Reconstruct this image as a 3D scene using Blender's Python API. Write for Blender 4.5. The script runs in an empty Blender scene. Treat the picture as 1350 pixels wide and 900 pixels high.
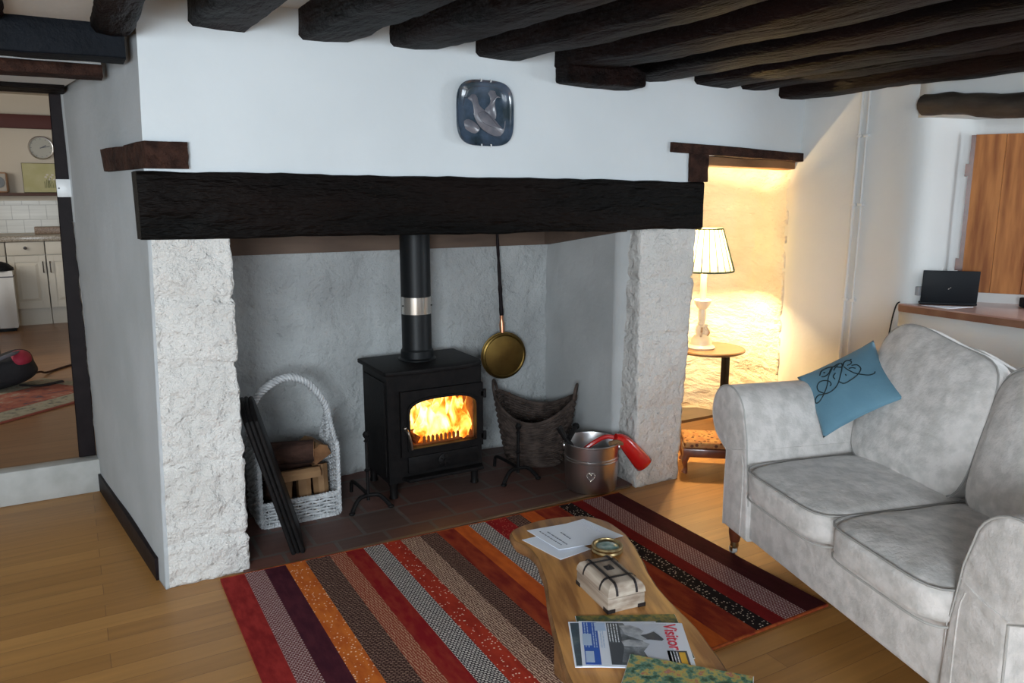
import bpy, bmesh, math, random
from mathutils import Vector, Matrix, noise
random.seed(7)
PI = math.pi
SC = bpy.context.scene
COL = SC.collection

# ------------------------------------------------------------------ helpers
def link(o):
    COL.objects.link(o); return o

def thing(name, label, cat, loc=(0, 0, 0), rotz=0, group=None):
    o = bpy.data.objects.new(name, None)
    o.empty_display_size = 0.05
    link(o)
    o.location = loc; o.rotation_euler = (0, 0, rotz)
    o['label'] = label; o['category'] = cat
    if group: o['group'] = group
    return o

def tag(o, label, cat, group=None, kind=None):
    o['label'] = label; o['category'] = cat
    if group: o['group'] = group
    if kind: o['kind'] = kind
    return o

def inv(p):
    return (Matrix.Translation(p.location) @ Matrix.Rotation(p.rotation_euler.z, 4, 'Z')).inverted()

def obj(name, bm, mats, parent=None, smooth=True, world=False, angle=35, label=None):
    """one mesh object; world=True means bm is in world space while parent is a thing"""
    if world and parent is not None:
        bm.transform(inv(parent))
    bb = bm.bm
    bmesh.ops.recalc_face_normals(bb, faces=bb.faces[:])
    me = bpy.data.meshes.new(name)
    bb.to_mesh(me)
    if not isinstance(mats, (list, tuple)): mats = [mats]
    for m in mats: me.materials.append(m)
    if smooth:
        for p in me.polygons: p.use_smooth = True
        try: me.set_sharp_from_angle(angle=math.radians(angle))
        except Exception: pass
    o = bpy.data.objects.new(name, me); link(o)
    if parent is not None: o.parent = parent
    if label: o['label'] = label
    return o

def struct(name, bm, m, **k):
    o = obj(name, bm, m, **k); o['kind'] = 'structure'; return o

class MB:
    """mesh builder"""
    def __init__(s): s.bm = bmesh.new(); s.mi = 0
    def get(s, k): return False
    @property
    def faces(s): return s.bm.faces
    def transform(s, M): s.bm.transform(M)
    def face(s, vs):
        try: f = s.bm.faces.new(vs)
        except ValueError: return None
        f.material_index = s.mi; return f
    def box(s, x0, x1, y0, y1, z0, z1, M=None, bevel=0, seg=2):
        b = bmesh.new(); bmesh.ops.create_cube(b, size=1)
        bmesh.ops.scale(b, vec=(x1-x0, y1-y0, z1-z0), verts=b.verts)
        bmesh.ops.translate(b, vec=((x0+x1)/2, (y0+y1)/2, (z0+z1)/2), verts=b.verts)
        if bevel: bmesh.ops.bevel(b, geom=b.edges[:], offset=bevel, segments=seg, profile=.5, affect='EDGES')
        s.merge(b, M); return s
    def merge(s, b, M=None):
        if M is not None: b.transform(M)
        mp = {v: s.bm.verts.new(v.co) for v in b.verts}
        for f in b.faces: s.face([mp[v] for v in f.verts])
        b.free()
    def prism(s, pts, z0, z1, M=None, bevel=0, seg=2):
        b = bmesh.new()
        lo = [b.verts.new((p[0], p[1], z0)) for p in pts]; hi = [b.verts.new((p[0], p[1], z1)) for p in pts]
        n = len(pts)
        b.faces.new(lo[::-1]); b.faces.new(hi)
        for i in range(n): b.faces.new([lo[i], lo[(i+1) % n], hi[(i+1) % n], hi[i]])
        bmesh.ops.recalc_face_normals(b, faces=b.faces[:])
        if bevel:
            cap = [e for e in b.edges if abs(e.verts[0].co.z-e.verts[1].co.z) < 1e-6]
            bmesh.ops.bevel(b, geom=cap, offset=bevel, segments=seg, profile=.5, affect='EDGES')
        s.merge(b, M); return s
    def lathe(s, prof, c=(0, 0, 0), n=40, M=None, cap=True, a0=0, a1=2*PI, sx=1, sy=1):
        b = bmesh.new(); full = abs(a1-a0-2*PI) < 1e-6
        rings = []
        for r, z in prof:
            k = n if full else n+1
            rings.append([b.verts.new((c[0]+r*sx*math.cos(a0+(a1-a0)*i/n), c[1]+r*sy*math.sin(a0+(a1-a0)*i/n), c[2]+z)) for i in range(k)])
        for a, d in zip(rings, rings[1:]):
            m = len(a)
            for i in range(m if full else m-1): b.faces.new([a[i], a[(i+1) % m], d[(i+1) % m], d[i]])
        if cap and full:
            if prof[0][0] > 1e-5: b.faces.new(rings[0][::-1])
            if prof[-1][0] > 1e-5: b.faces.new(rings[-1])
        bmesh.ops.remove_doubles(b, verts=b.verts, dist=1e-6)
        s.merge(b, M); return s
    def tube(s, pts, r, n=8, M=None, closed=False, flat=1.0):
        """tube through pts; r number or list"""
        pts = [Vector(p) for p in pts]; N = len(pts)
        rs = r if isinstance(r, (list, tuple)) else [r]*N
        b = bmesh.new(); rings = []
        up = Vector((0, 0, 1)); prev = None
        for i, p in enumerate(pts):
            if closed: d = pts[(i+1) % N]-pts[i-1]
            else: d = pts[min(i+1, N-1)]-pts[max(i-1, 0)]
            if d.length < 1e-9: d = Vector((0, 0, 1))
            d.normalize()
            if prev is None:
                u = d.cross(up)
                if u.length < .1: u = d.cross(Vector((1, 0, 0)))
            else:
                u = prev - d*prev.dot(d)
                if u.length < 1e-4: u = d.cross(up)
            u.normalize(); prev = u; w = d.cross(u)
            rings.append([b.verts.new(p+(u*math.cos(2*PI*k/n)+w*math.sin(2*PI*k/n)*flat)*rs[i]) for k in range(n)])
        for i in range(N if closed else N-1):
            a, d = rings[i], rings[(i+1) % N]
            for k in range(n): b.faces.new([a[k], a[(k+1) % n], d[(k+1) % n], d[k]])
        if not closed: b.faces.new(rings[0][::-1]); b.faces.new(rings[-1])
        s.merge(b, M); return s
    def ball(s, c, r, sc=(1, 1, 1), n=12, M=None):
        b = bmesh.new(); bmesh.ops.create_uvsphere(b, u_segments=n*2, v_segments=n, radius=r)
        bmesh.ops.scale(b, vec=sc, verts=b.verts); bmesh.ops.translate(b, vec=c, verts=b.verts)
        s.merge(b, M); return s
    def quad(s, a, b_, c, d):
        s.face([s.bm.verts.new(p) for p in (a, b_, c, d)]); return s
    def poly(s, pts):
        s.face([s.bm.verts.new(p) for p in pts]); return s

def bez(ctrl, n=24):
    """Catmull-Rom through points"""
    P = [Vector(c) for c in ctrl]; P = [P[0]*2-P[1]] + P + [P[-1]*2-P[-2]]
    out = []; m = len(P)-3
    for i in range(m):
        k = max(2, n//m)
        for j in range(k):
            t = j/k; a, b, c, d = P[i:i+4]
            out.append(.5*((2*b)+(-a+c)*t+(2*a-5*b+4*c-d)*t*t+(-a+3*b-3*c+d)*t**3))
    out.append(P[-2]); return out

def nz(x, y, z, s=1.0): return noise.noise(Vector((x*s, y*s, z*s)))

# ------------------------------------------------------------------ materials
def nd(t, kind, **k):
    n = t.nodes.new(kind)
    for a, v in k.items():
        if a in n.inputs: n.inputs[a].default_value = v
        else: setattr(n, a, v)
    return n

def mat(name, col, rough=.6, metal=0, var=None, vscale=4, vdet=4, vpos=(.35, .65), bumps=(), stretch=(1, 1, 1), spec=.5, coat=0, sheen=0, rot=(0, 0, 0)):
    """principled with noise-mixed second colour and a chain of bump noises: (scale, strength, distance[, 'noise'|'voronoi'|'wave'])"""
    m = bpy.data.materials.new(name); m.use_nodes = True; t = m.node_tree
    p = t.nodes['Principled BSDF']
    p.inputs['Base Color'].default_value = (*col, 1); p.inputs['Roughness'].default_value = rough; p.inputs['Metallic'].default_value = metal
    p.inputs['Specular IOR Level'].default_value = spec
    if coat: p.inputs['Coat Weight'].default_value = coat; p.inputs['Coat Roughness'].default_value = .1
    if sheen: p.inputs['Sheen Weight'].default_value = sheen; p.inputs['Sheen Roughness'].default_value = .4
    tc = nd(t, 'ShaderNodeTexCoord'); mp = nd(t, 'ShaderNodeMapping'); mp.inputs['Scale'].default_value = stretch
    mr = nd(t, 'ShaderNodeMapping'); mr.inputs['Rotation'].default_value = rot
    t.links.new(tc.outputs['Object'], mr.inputs['Vector']); t.links.new(mr.outputs[0], mp.inputs['Vector'])
    if var:
        n = nd(t, 'ShaderNodeTexNoise', Scale=vscale, Detail=vdet); t.links.new(mp.outputs[0], n.inputs['Vector'])
        r = nd(t, 'ShaderNodeValToRGB'); r.color_ramp.elements[0].position = vpos[0]; r.color_ramp.elements[1].position = vpos[1]
        r.color_ramp.elements[0].color = (*col, 1); r.color_ramp.elements[1].color = (*var, 1)
        t.links.new(n.outputs['Fac'], r.inputs['Fac']); t.links.new(r.outputs['Color'], p.inputs['Base Color'])
    last = None
    for b in bumps:
        kind = b[3] if len(b) > 3 else 'noise'
        if kind == 'voronoi':
            n = nd(t, 'ShaderNodeTexVoronoi', Scale=b[0]); out = n.outputs['Distance']
        elif kind == 'wave':
            n = nd(t, 'ShaderNodeTexWave', Scale=b[0], Distortion=2.0); out = n.outputs['Fac']
        else:
            n = nd(t, 'ShaderNodeTexNoise', Scale=b[0], Detail=5, Roughness=.6); out = n.outputs['Fac']
        t.links.new(mp.outputs[0], n.inputs['Vector'])
        bp = nd(t, 'ShaderNodeBump', Strength=b[1], Distance=b[2]); t.links.new(out, bp.inputs['Height'])
        if last: t.links.new(last.outputs[0], bp.inputs['Normal'])
        last = bp
    if last: t.links.new(last.outputs[0], p.inputs['Normal'])
    return m

def emis(name, col, s):
    m = bpy.data.materials.new(name); m.use_nodes = True; t = m.node_tree; t.nodes.remove(t.nodes['Principled BSDF'])
    e = nd(t, 'ShaderNodeEmission'); e.inputs[0].default_value = (*col, 1); e.inputs[1].default_value = s
    t.links.new(e.outputs[0], t.nodes['Material Output'].inputs[0]); return m

PLASTER = mat('plaster', (.71, .75, .77), .85, var=(.65, .69, .71), vscale=1.5, bumps=((3, .25, .02), (40, .12, .004)), spec=.2)
PLASTER_W = mat('plaster_warm', (.72, .73, .72), .85, var=(.66, .67, .66), vscale=1.7, bumps=((3, .3, .02), (30, .12, .004)), spec=.2)
STONE = mat('painted_stone', (.74, .72, .69), .75, var=(.66, .64, .61), vscale=5, bumps=((9, .9, .05), (28, .9, .022), (80, .5, .007)), spec=.3)
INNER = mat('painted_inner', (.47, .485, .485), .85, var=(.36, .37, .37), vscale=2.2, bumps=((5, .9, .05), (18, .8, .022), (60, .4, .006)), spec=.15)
ALC = mat('painted_rubble', (.80, .76, .66), .8, var=(.72, .67, .56), vscale=4, bumps=((5, .7, .05), (13, .8, .03), (50, .35, .006)), stretch=(.8, .8, 1.9), spec=.25)
CEIL = mat('ceiling_plaster', (.62, .62, .60), .9, bumps=((4, .3, .02),), spec=.1)
BEAM = mat('dark_oak', (.0022, .0014, .0012), .6, var=(.012, .0045, .0035), vscale=7, bumps=((6, .8, .04), (24, 1, .022), (90, .6, .005)), stretch=(1, .25, 1), spec=.09)
BEAMX = mat('dark_oak_x', (.0022, .002, .0018), .55, var=(.007, .004, .0032), vscale=6, bumps=((6, .8, .04), (24, .9, .018), (90, .6, .005)), stretch=(.25, 1, 1), spec=.10)
BEAMR = mat('old_red_oak', (.018, .008, .006), .75, var=(.055, .024, .016), vscale=18, bumps=((12, 1, .03), (50, .9, .01)), spec=.15)
BEAMW = mat('warm_oak', (.12, .055, .022), .65, var=(.32, .16, .07), vscale=9, bumps=((14, .6, .012), (60, .4, .004)), stretch=(.3, 1, 1), spec=.25)
BEAMB = mat('blue_black_oak', (.003, .004, .006), .6, var=(.006, .008, .012), vscale=5, bumps=((8, .5, .02), (40, .5, .006)), spec=.10)
DARKTRIM = mat('dark_trim', (.008, .005, .006), .5, var=(.014, .009, .010), vscale=12, bumps=((20, .3, .004),), spec=.12)
IRON = mat('black_iron', (.0045, .0042, .0045), .55, var=(.009, .0075, .0075), vscale=30, bumps=((60, .3, .003),), spec=.16)
IRONP = mat('flue_paint', (.006, .007, .008), .45, bumps=((40, .2, .002),), spec=.25)
STEEL = mat('brushed_steel', (.78, .77, .77), .30, 1, var=(.60, .59, .59), vscale=3, bumps=((90, .08, .001),), stretch=(1, 1, .1))
CHROME = mat('polished_plate', (.75, .72, .68), .18, 1)
BRASS = mat('aged_brass', (.22, .14, .04), .42, 1, var=(.13, .08, .025), vscale=9, bumps=((12, .15, .004),))
BRASS2 = mat('bright_brass', (.48, .36, .18), .3, 1)
COPPER = mat('copper', (.6, .28, .16), .3, 1)
WWICK = mat('white_wicker', (.60, .61, .62), .65, var=(.42, .43, .44), vscale=30, bumps=((120, .3, .002),), spec=.3)
DWICK = mat('brown_wicker', (.032, .022, .018), .75, var=(.085, .06, .05), vscale=22, bumps=((90, .3, .002),), spec=.3)
BARK = mat('bark', (.02, .010, .008), .9, var=(.07, .035, .025), vscale=14, bumps=((18, .9, .02), (60, .6, .006)), stretch=(.4, 1, 1), spec=.2)
SPLIT = mat('split_wood', (.17, .09, .042), .75, var=(.27, .155, .075), vscale=10, bumps=((30, .5, .005),), stretch=(.2, 1, 1), spec=.25)
ENDW = mat('log_end', (.14, .065, .03), .8, var=(.26, .13, .06), vscale=14, bumps=((30, .4, .004),), spec=.2)
SOFA = mat('sofa_velvet', (.78, .735, .705), .75, var=(.62, .59, .56), vscale=20, vdet=9, vpos=(.40, .62), bumps=((7, .6, .025), (22, .45, .009), (300, .2, .001)), spec=.2, sheen=.3)
PIPING = mat('sofa_piping', (.50, .48, .455), .75, spec=.15)
PIPD = mat('sofa_piping_dark', (.40, .385, .365), .75, spec=.15)
BLUEC = mat('blue_linen', (.17, .33, .43), .85, var=(.14, .285, .38), vscale=6, bumps=((5, .4, .02), (260, .3, .001)), spec=.2, sheen=.2)
THREAD = mat('dark_thread', (.012, .03, .035), .7)
WALNUT = mat('castor_wood', (.17, .045, .018), .35, var=(.10, .025, .012), vscale=20, coat=.4)
TABLEW = mat('table_oak', (.60, .285, .080), .36, var=(.30, .12, .030), vscale=4, vdet=8, vpos=(.40, .62), bumps=((9, .15, .004), (60, .1, .001)), stretch=(8, .9, 3), rot=(0, 0, .356), spec=.4, coat=.15)
TEDGE = mat('table_bark_edge', (.15, .07, .025), .6, var=(.27, .13, .05), vscale=12, bumps=((14, .7, .02),), spec=.3)
SHUT = mat('shutter_oak', (.50, .20, .060), .55, var=(.26, .085, .024), vscale=4.5, vdet=8, vpos=(.38, .66), bumps=((30, .15, .002),), stretch=(6, 6, .6), spec=.2)
TROPT = mat('lamp_table_wood', (.19, .095, .035), .4, var=(.13, .065, .025), vscale=8, stretch=(.4, 2, 1), coat=.2)
CERAM = mat('cream_ceramic', (.78, .72, .60), .25, coat=.4, bumps=((20, .2, .004),))
CERDEC = mat('brown_glaze', (.35, .20, .10), .35, var=(.7, .6, .45), vscale=40)
CREAM = mat('cream_cupboard', (.60, .57, .50), .45, spec=.4)
CREAMD = mat('cream_groove', (.50, .47, .40), .5)
WTILE = None
KWALL = mat('kitchen_wall', (.60, .55, .47), .85, bumps=((20, .1, .003),), spec=.2)
GRANITE = mat('granite', (.20, .17, .13), .35, var=(.42, .38, .32), vscale=90, vdet=3, coat=.3)
GRANITE2 = mat('brown_granite', (.14, .09, .06), .4, var=(.30, .22, .16), vscale=80, vdet=3)
PAPER = mat('paper', (.80, .83, .90), .7, spec=.2)
INK = mat('grey_ink', (.10, .11, .14), .7)
INKL = mat('pale_ink', (.55, .57, .68), .7)
WHITEP = mat('white_plastic', (.72, .74, .75), .35)
BLACKP = mat('black_plastic', (.006, .008, .011), .5, spec=.2)
BLACKF = mat('black_fabric', (.010, .010, .013), .8, bumps=((14, .5, .02),))
REDG = mat('red_gloss', (.55, .012, .010), .22, coat=.6, spec=.6)
REDF = mat('red_fabric', (.35, .02, .05), .7)
SOOT = mat('sooty_board', (.13, .085, .06), .8, var=(.085, .055, .04), vscale=6, bumps=((12, .3, .006),), stretch=(.4, 1, 2))
WHITEIN = mat('pale_lining', (.65, .55, .50), .4)
CAST = mat('castor_white', (.6, .6, .58), .3)
CEDGE = mat('cable_white', (.55, .50, .42), .5)

def planks_mat(name, c1, c2, gap, bw, rh, rough=.38, rotz=0, seam=.003, rotx=0):
    m = bpy.data.materials.new(name); m.use_nodes = True; t = m.node_tree; p = t.nodes['Principled BSDF']
    tc = nd(t, 'ShaderNodeTexCoord'); mp = nd(t, 'ShaderNodeMapping'); mp.inputs['Rotation'].default_value = (rotx, 0, rotz)
    t.links.new(tc.outputs['Object'], mp.inputs['Vector'])
    b = nd(t, 'ShaderNodeTexBrick', Scale=1.0); b.inputs['Brick Width'].default_value = bw; b.inputs['Row Height'].default_value = rh
    b.inputs['Mortar Size'].default_value = seam; b.inputs['Mortar Smooth'].default_value = .3; b.inputs['Bias'].default_value = 0
    b.inputs['Color1'].default_value = (*c1, 1); b.inputs['Color2'].default_value = (*c2, 1); b.inputs['Mortar'].default_value = (*gap, 1); b.offset = .37
    t.links.new(mp.outputs[0], b.inputs['Vector'])
    mp2 = nd(t, 'ShaderNodeMapping'); mp2.inputs['Scale'].default_value = (1.3, 22, 1); t.links.new(mp.outputs[0], mp2.inputs['Vector'])
    n = nd(t, 'ShaderNodeTexNoise', Scale=1.6, Detail=6); t.links.new(mp2.outputs[0], n.inputs['Vector'])
    r = nd(t, 'ShaderNodeMapRange'); r.inputs['To Min'].default_value = .72; r.inputs['To Max'].default_value = 1.25; t.links.new(n.outputs['Fac'], r.inputs['Value'])
    mx = nd(t, 'ShaderNodeMix', data_type='RGBA', blend_type='MULTIPLY'); mx.inputs[0].default_value = 1
    t.links.new(b.outputs['Color'], mx.inputs[6]); t.links.new(r.outputs[0], mx.inputs[7]); t.links.new(mx.outputs[2], p.inputs['Base Color'])
    p.inputs['Roughness'].default_value = rough; p.inputs['Specular IOR Level'].default_value = .4
    bp = nd(t, 'ShaderNodeBump', Strength=.25, Distance=.002, invert=True); t.links.new(b.outputs['Fac'], bp.inputs['Height']); t.links.new(bp.outputs[0], p.inputs['Normal'])
    return m
FLOOR = planks_mat('oak_planks', (.47, .235, .068), (.35, .165, .045), (.24, .11, .034), 1.9, .090, seam=.0014)
KFLOOR = planks_mat('kitchen_planks', (.30, .15, .065), (.25, .12, .05), (.16, .08, .04), 1.2, .12, .3)
HTILE = planks_mat('hearth_tiles', (.15, .062, .046), (.09, .055, .045), (.115, .092, .08), .225, .225, .5, 0, .010)
WTILE = planks_mat('white_wall_tiles', (.60, .60, .56), (.57, .57, .53), (.42, .42, .40), .16, .155, .25, 0, .004, PI/2)

def hatch(name, a, b, sx, sy, thr=.5, rot=0.0, jitter=.6):
    """woven hatch pattern: fine dashes of b over a"""
    m = bpy.data.materials.new(name); m.use_nodes = True; t = m.node_tree; p = t.nodes['Principled BSDF']
    tc = nd(t, 'ShaderNodeTexCoord'); mp = nd(t, 'ShaderNodeMapping'); mp.inputs['Rotation'].default_value = (0, 0, rot)
    t.links.new(tc.outputs['Object'], mp.inputs['Vector'])
    br = nd(t, 'ShaderNodeTexBrick', Scale=1.0); br.inputs['Brick Width'].default_value = sx; br.inputs['Row Height'].default_value = sy
    br.inputs['Mortar Size'].default_value = sy*thr; br.inputs['Mortar Smooth'].default_value = .2
    br.inputs['Color1'].default_value = (*b, 1); br.inputs['Color2'].default_value = (*[x*.75+y*.25 for x, y in zip(b, a)], 1); br.inputs['Mortar'].default_value = (*a, 1)
    n = nd(t, 'ShaderNodeTexNoise', Scale=60, Detail=2); t.links.new(tc.outputs['Object'], n.inputs['Vector'])
    vm = nd(t, 'ShaderNodeVectorMath', operation='MULTIPLY_ADD'); vm.inputs[1].default_value = (jitter*.01, jitter*.01, 0)
    t.links.new(n.outputs['Color'], vm.inputs[0]); t.links.new(mp.outputs[0], vm.inputs[2]); t.links.new(vm.outputs[0], br.inputs['Vector'])
    t.links.new(br.outputs['Color'], p.inputs['Base Color']); p.inputs['Roughness'].default_value = .95; p.inputs['Specular IOR Level'].default_value = .1
    bp = nd(t, 'ShaderNodeBump', Strength=.5, Distance=.002); n2 = nd(t, 'ShaderNodeTexNoise', Scale=300, Detail=1); t.links.new(tc.outputs['Object'], n2.inputs['Vector'])
    t.links.new(n2.outputs['Fac'], bp.inputs['Height']); t.links.new(bp.outputs[0], p.inputs['Normal'])
    return m

def pile(name, a, b, sc=40, st=(1, .35, 1)):
    return mat(name, a, .95, var=b, vscale=sc, vdet=3, bumps=((250, .5, .002),), stretch=st, spec=.1)

def dots(name, a, b, sc=55, thr=.26, c=None):
    m = pile(name, a, c or tuple(x*.75 for x in a)); t = m.node_tree; p = t.nodes['Principled BSDF']
    base = p.inputs['Base Color'].links[0].from_socket
    tc = [n for n in t.nodes if n.type == 'TEX_COORD'][0]
    v = nd(t, 'ShaderNodeTexVoronoi', Scale=sc, Randomness=.75); t.links.new(tc.outputs['Object'], v.inputs['Vector'])
    r = nd(t, 'ShaderNodeMath', operation='LESS_THAN'); r.inputs[1].default_value = thr; t.links.new(v.outputs['Distance'], r.inputs[0])
    mx = nd(t, 'ShaderNodeMix', data_type='RGBA'); t.links.new(r.outputs[0], mx.inputs[0]); t.links.new(base, mx.inputs[6]); mx.inputs[7].default_value = (*b, 1)
    t.links.new(mx.outputs[2], p.inputs['Base Color']); return m

# ------------------------------------------------------------------ walls
def resample(pts, res):
    out = []
    n = len(pts)
    for i in range(n):
        a, b = pts[i], pts[(i+1) % n]; L = math.hypot(b[0]-a[0], b[1]-a[1]); k = max(1, int(round(L/res)))
        for j in range(k): out.append((a[0]+(b[0]-a[0])*j/k, a[1]+(b[1]-a[1])*j/k))
    return out

def solid_wall(pts, z0, z1, res=.06, disp=None, shift=None, zres=None, matfn=None, cap=True):
    A = sum(pts[i][0]*pts[(i+1) % len(pts)][1]-pts[(i+1) % len(pts)][0]*pts[i][1] for i in range(len(pts)))
    if A < 0: pts = pts[::-1]
    P = resample(pts, res); n = len(P); nzs = max(1, int(round((z1-z0)/(zres or res))))
    N = []
    for i in range(n):
        d = (P[(i+1) % n][0]-P[i-1][0], P[(i+1) % n][1]-P[i-1][1]); l = math.hypot(*d) or 1
        N.append((d[1]/l, -d[0]/l))
    m = MB(); rings = []
    for k in range(nzs+1):
        z = z0+(z1-z0)*k/nzs; ring = []
        for i in range(n):
            x, y = P[i]; w = disp(x, y, z, N[i]) if disp else 0
            X = x+N[i][0]*w; Y = y+N[i][1]*w
            if shift: X, Y = shift(X, Y, z)
            ring.append(m.bm.verts.new((X, Y, z)))
        rings.append(ring)
    for a, b in zip(rings, rings[1:]):
        for i in range(n):
            f = m.face([a[i], a[(i+1) % n], b[(i+1) % n], b[i]])
            if matfn: f.material_index = matfn(*N[i], f.calc_center_median())
    m.face(rings[0][::-1])
    if cap: m.face(rings[-1])
    return m

def rough_disp(amp=.008, courses=(), jitter=1.0, front=True):
    def f(x, y, z, n):
        h = amp*(1.3*nz(x, y, z, 6)+.9*nz(x+9, y, z, 17)-1.2*abs(nz(x, y+5, z, 13))+.8*nz(x, y+3, z, 38)+.35)
        if front and n[0] < -.6: return .005*(nz(x, y, z, 1.7)+.5*nz(x, y, z+4, 4.5))         # the smooth chimney flank
        g = 0
        for c in courses:
            zz = c+.012*nz(x, y, c*7, 5)
            g += math.exp(-((z-zz)/.010)**2)
        if not (front and n[0] < -.6): h -= .014*g
        return h
    return f
def soft_disp(amp=.006): return lambda x, y, z, n: amp*(nz(x, y, z, 1.7)+.5*nz(x, y, z+4, 4.5))

# left pier: rough painted stone, smooth flank towards the doorway
def shiftL(x, y, z):
    w = max(0, min(1, (1.0-(x-.21)/.4)))*max(0, min(1, (4.5-y)/1.3))
    return x+.030*z*w, y
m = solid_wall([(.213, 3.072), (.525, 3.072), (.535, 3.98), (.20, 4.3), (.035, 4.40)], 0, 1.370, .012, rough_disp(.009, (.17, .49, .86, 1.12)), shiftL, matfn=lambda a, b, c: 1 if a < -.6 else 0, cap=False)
PLASTER_SHADED = mat('flank_plaster_shaded', (.47, .49, .505), .85, var=(.41, .43, .44), vscale=2.5, bumps=((3, .4, .03), (30, .15, .004)), spec=.15)  # darker copy of the wall plaster: the flank's shade is put into its colour
struct('wall_left_pier', m, [STONE, PLASTER_SHADED], angle=180)
# right pier
def shiftR(x, y, z):
    k = (1.34-z)/1.34
    w = max(0, min(1, (x-2.50)/.365)); x -= (.035+.085*w)*k
    if y < 3.3: y -= .07*k
    return x, y
m = solid_wall([(2.497, 3.085), (2.865, 3.08), (2.87, 3.98), (2.53, 3.98)], 0, 1.335, .016, rough_disp(.006, (.40, .78, 1.08), front=False), shiftR)
struct('wall_right_pier', m, STONE, angle=180)
# chimney breast over the fireplace and doorway flank
def shiftB(x, y, z): return shiftL(x, y, z)
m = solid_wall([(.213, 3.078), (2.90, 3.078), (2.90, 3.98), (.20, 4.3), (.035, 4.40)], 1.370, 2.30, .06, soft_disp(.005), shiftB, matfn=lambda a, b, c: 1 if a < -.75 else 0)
struct('wall_front', m, [PLASTER, PLASTER_SHADED], angle=50)
m = solid_wall([(2.899, 3.078), (3.64, 3.078), (3.70, 3.25), (2.899, 3.25)], 1.70, 2.30, .06, soft_disp(.005))
struct('wall_front_alcove', m, PLASTER, angle=50)
# back of the fireplace
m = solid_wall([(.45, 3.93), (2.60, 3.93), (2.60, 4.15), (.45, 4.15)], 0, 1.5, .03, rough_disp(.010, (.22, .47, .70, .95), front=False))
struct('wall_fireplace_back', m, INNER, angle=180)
m = solid_wall([(2.448, 3.20), (2.56, 3.13), (2.56, 3.96), (2.478, 3.96)], 0, 1.335, .03, soft_disp(.006))
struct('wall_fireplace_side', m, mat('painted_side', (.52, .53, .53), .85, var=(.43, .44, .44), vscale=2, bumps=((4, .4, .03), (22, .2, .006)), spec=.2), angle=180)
# alcove, curved rubble
m = solid_wall([(3.645, 3.16), (3.70, 3.33), (3.76, 3.52), (3.76, 3.70), (3.68, 3.86), (3.5, 3.95), (2.83, 3.97), (2.83, 4.2), (4.7, 4.2), (4.7, 3.16)], 0, 2.3, .028,
               lambda x, y, z, n: .016*nz(x*.7, y*.7, z*1.6, 9)+.008*nz(x, y, z, 22))
struct('wall_alcove', m, ALC, angle=180)
# right wall, deep splayed recess for the window
sd = lambda x, y, z, n: .008*(nz(x, y, z, 1.4)+.4*nz(x, y, z, 4))-.006*math.exp(-((y-2.56)/.03)**2)
m = solid_wall([(3.80, 3.32), (3.655, 3.19), (3.622, 3.10), (3.62, 2.40), (3.65, 2.355), (3.80, 2.325), (3.95, 2.31), (4.36, 1.72), (4.7, 1.72), (4.7, 3.32)], 0, 2.3, .05, sd)
struct('wall_right', m, PLASTER_W, angle=180)
m = solid_wall([(3.62, 2.40), (3.62, .30), (4.7, .30), (4.7, 2.40)], 0, .93, .08, lambda x, y, z, n: .006*nz(x, y, z, 1.4))
struct('wall_right_below_window', m, PLASTER_W, angle=180)
m = solid_wall([(3.62, 2.40), (3.62, .30), (4.7, .30), (4.7, 2.40)], 1.865, 2.3, .08, lambda x, y, z, n: .004*nz(x, y, z, 1.4))
struct('wall_right_above_window', m, PLASTER_W, angle=180)
m = solid_wall([(3.62, .38), (3.62, -1.55), (4.7, -1.55), (4.7, .30), (4.30, .34)], 0, 2.3, .25)
struct('wall_right_near', m, PLASTER_W, angle=180)
m = MB(); m.box(4.40, 4.44, .30, .36, .965, 1.87); m.box(4.40, 4.44, 1.68, 1.74, .965, 1.87); m.box(4.40, 4.44, .36, 1.68, .965, 1.03); m.box(4.40, 4.44, .36, 1.68, 1.81, 1.87)
m.box(4.405, 4.435, .99, 1.05, 1.03, 1.81); m.box(4.41, 4.43, .36, .99, 1.41, 1.435); m.box(4.41, 4.43, 1.05, 1.68, 1.41, 1.435)
struct('window_1', m, CREAM)

# sill
m = MB(); m.prism([(3.60, 2.395), (3.60, .36), (4.42, .36), (4.42, 1.73), (3.97, 2.33)], .93, .965, bevel=.004)
struct('trim_1', m, mat('sill_tile', (.36, .19, .15), .28, var=(.46, .30, .26), vscale=4, bumps=((12, .15, .004),), coat=.3), smooth=False)
m = MB(); m.prism([(3.598, 2.39), (3.598, .36), (3.615, .36), (3.615, 2.39)], .926, .958)
struct('trim_2', m, mat('sill_edge', (.17, .07, .04), .5, var=(.24, .12, .07), vscale=10, bumps=((20, .3, .004),)), smooth=False)

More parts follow.
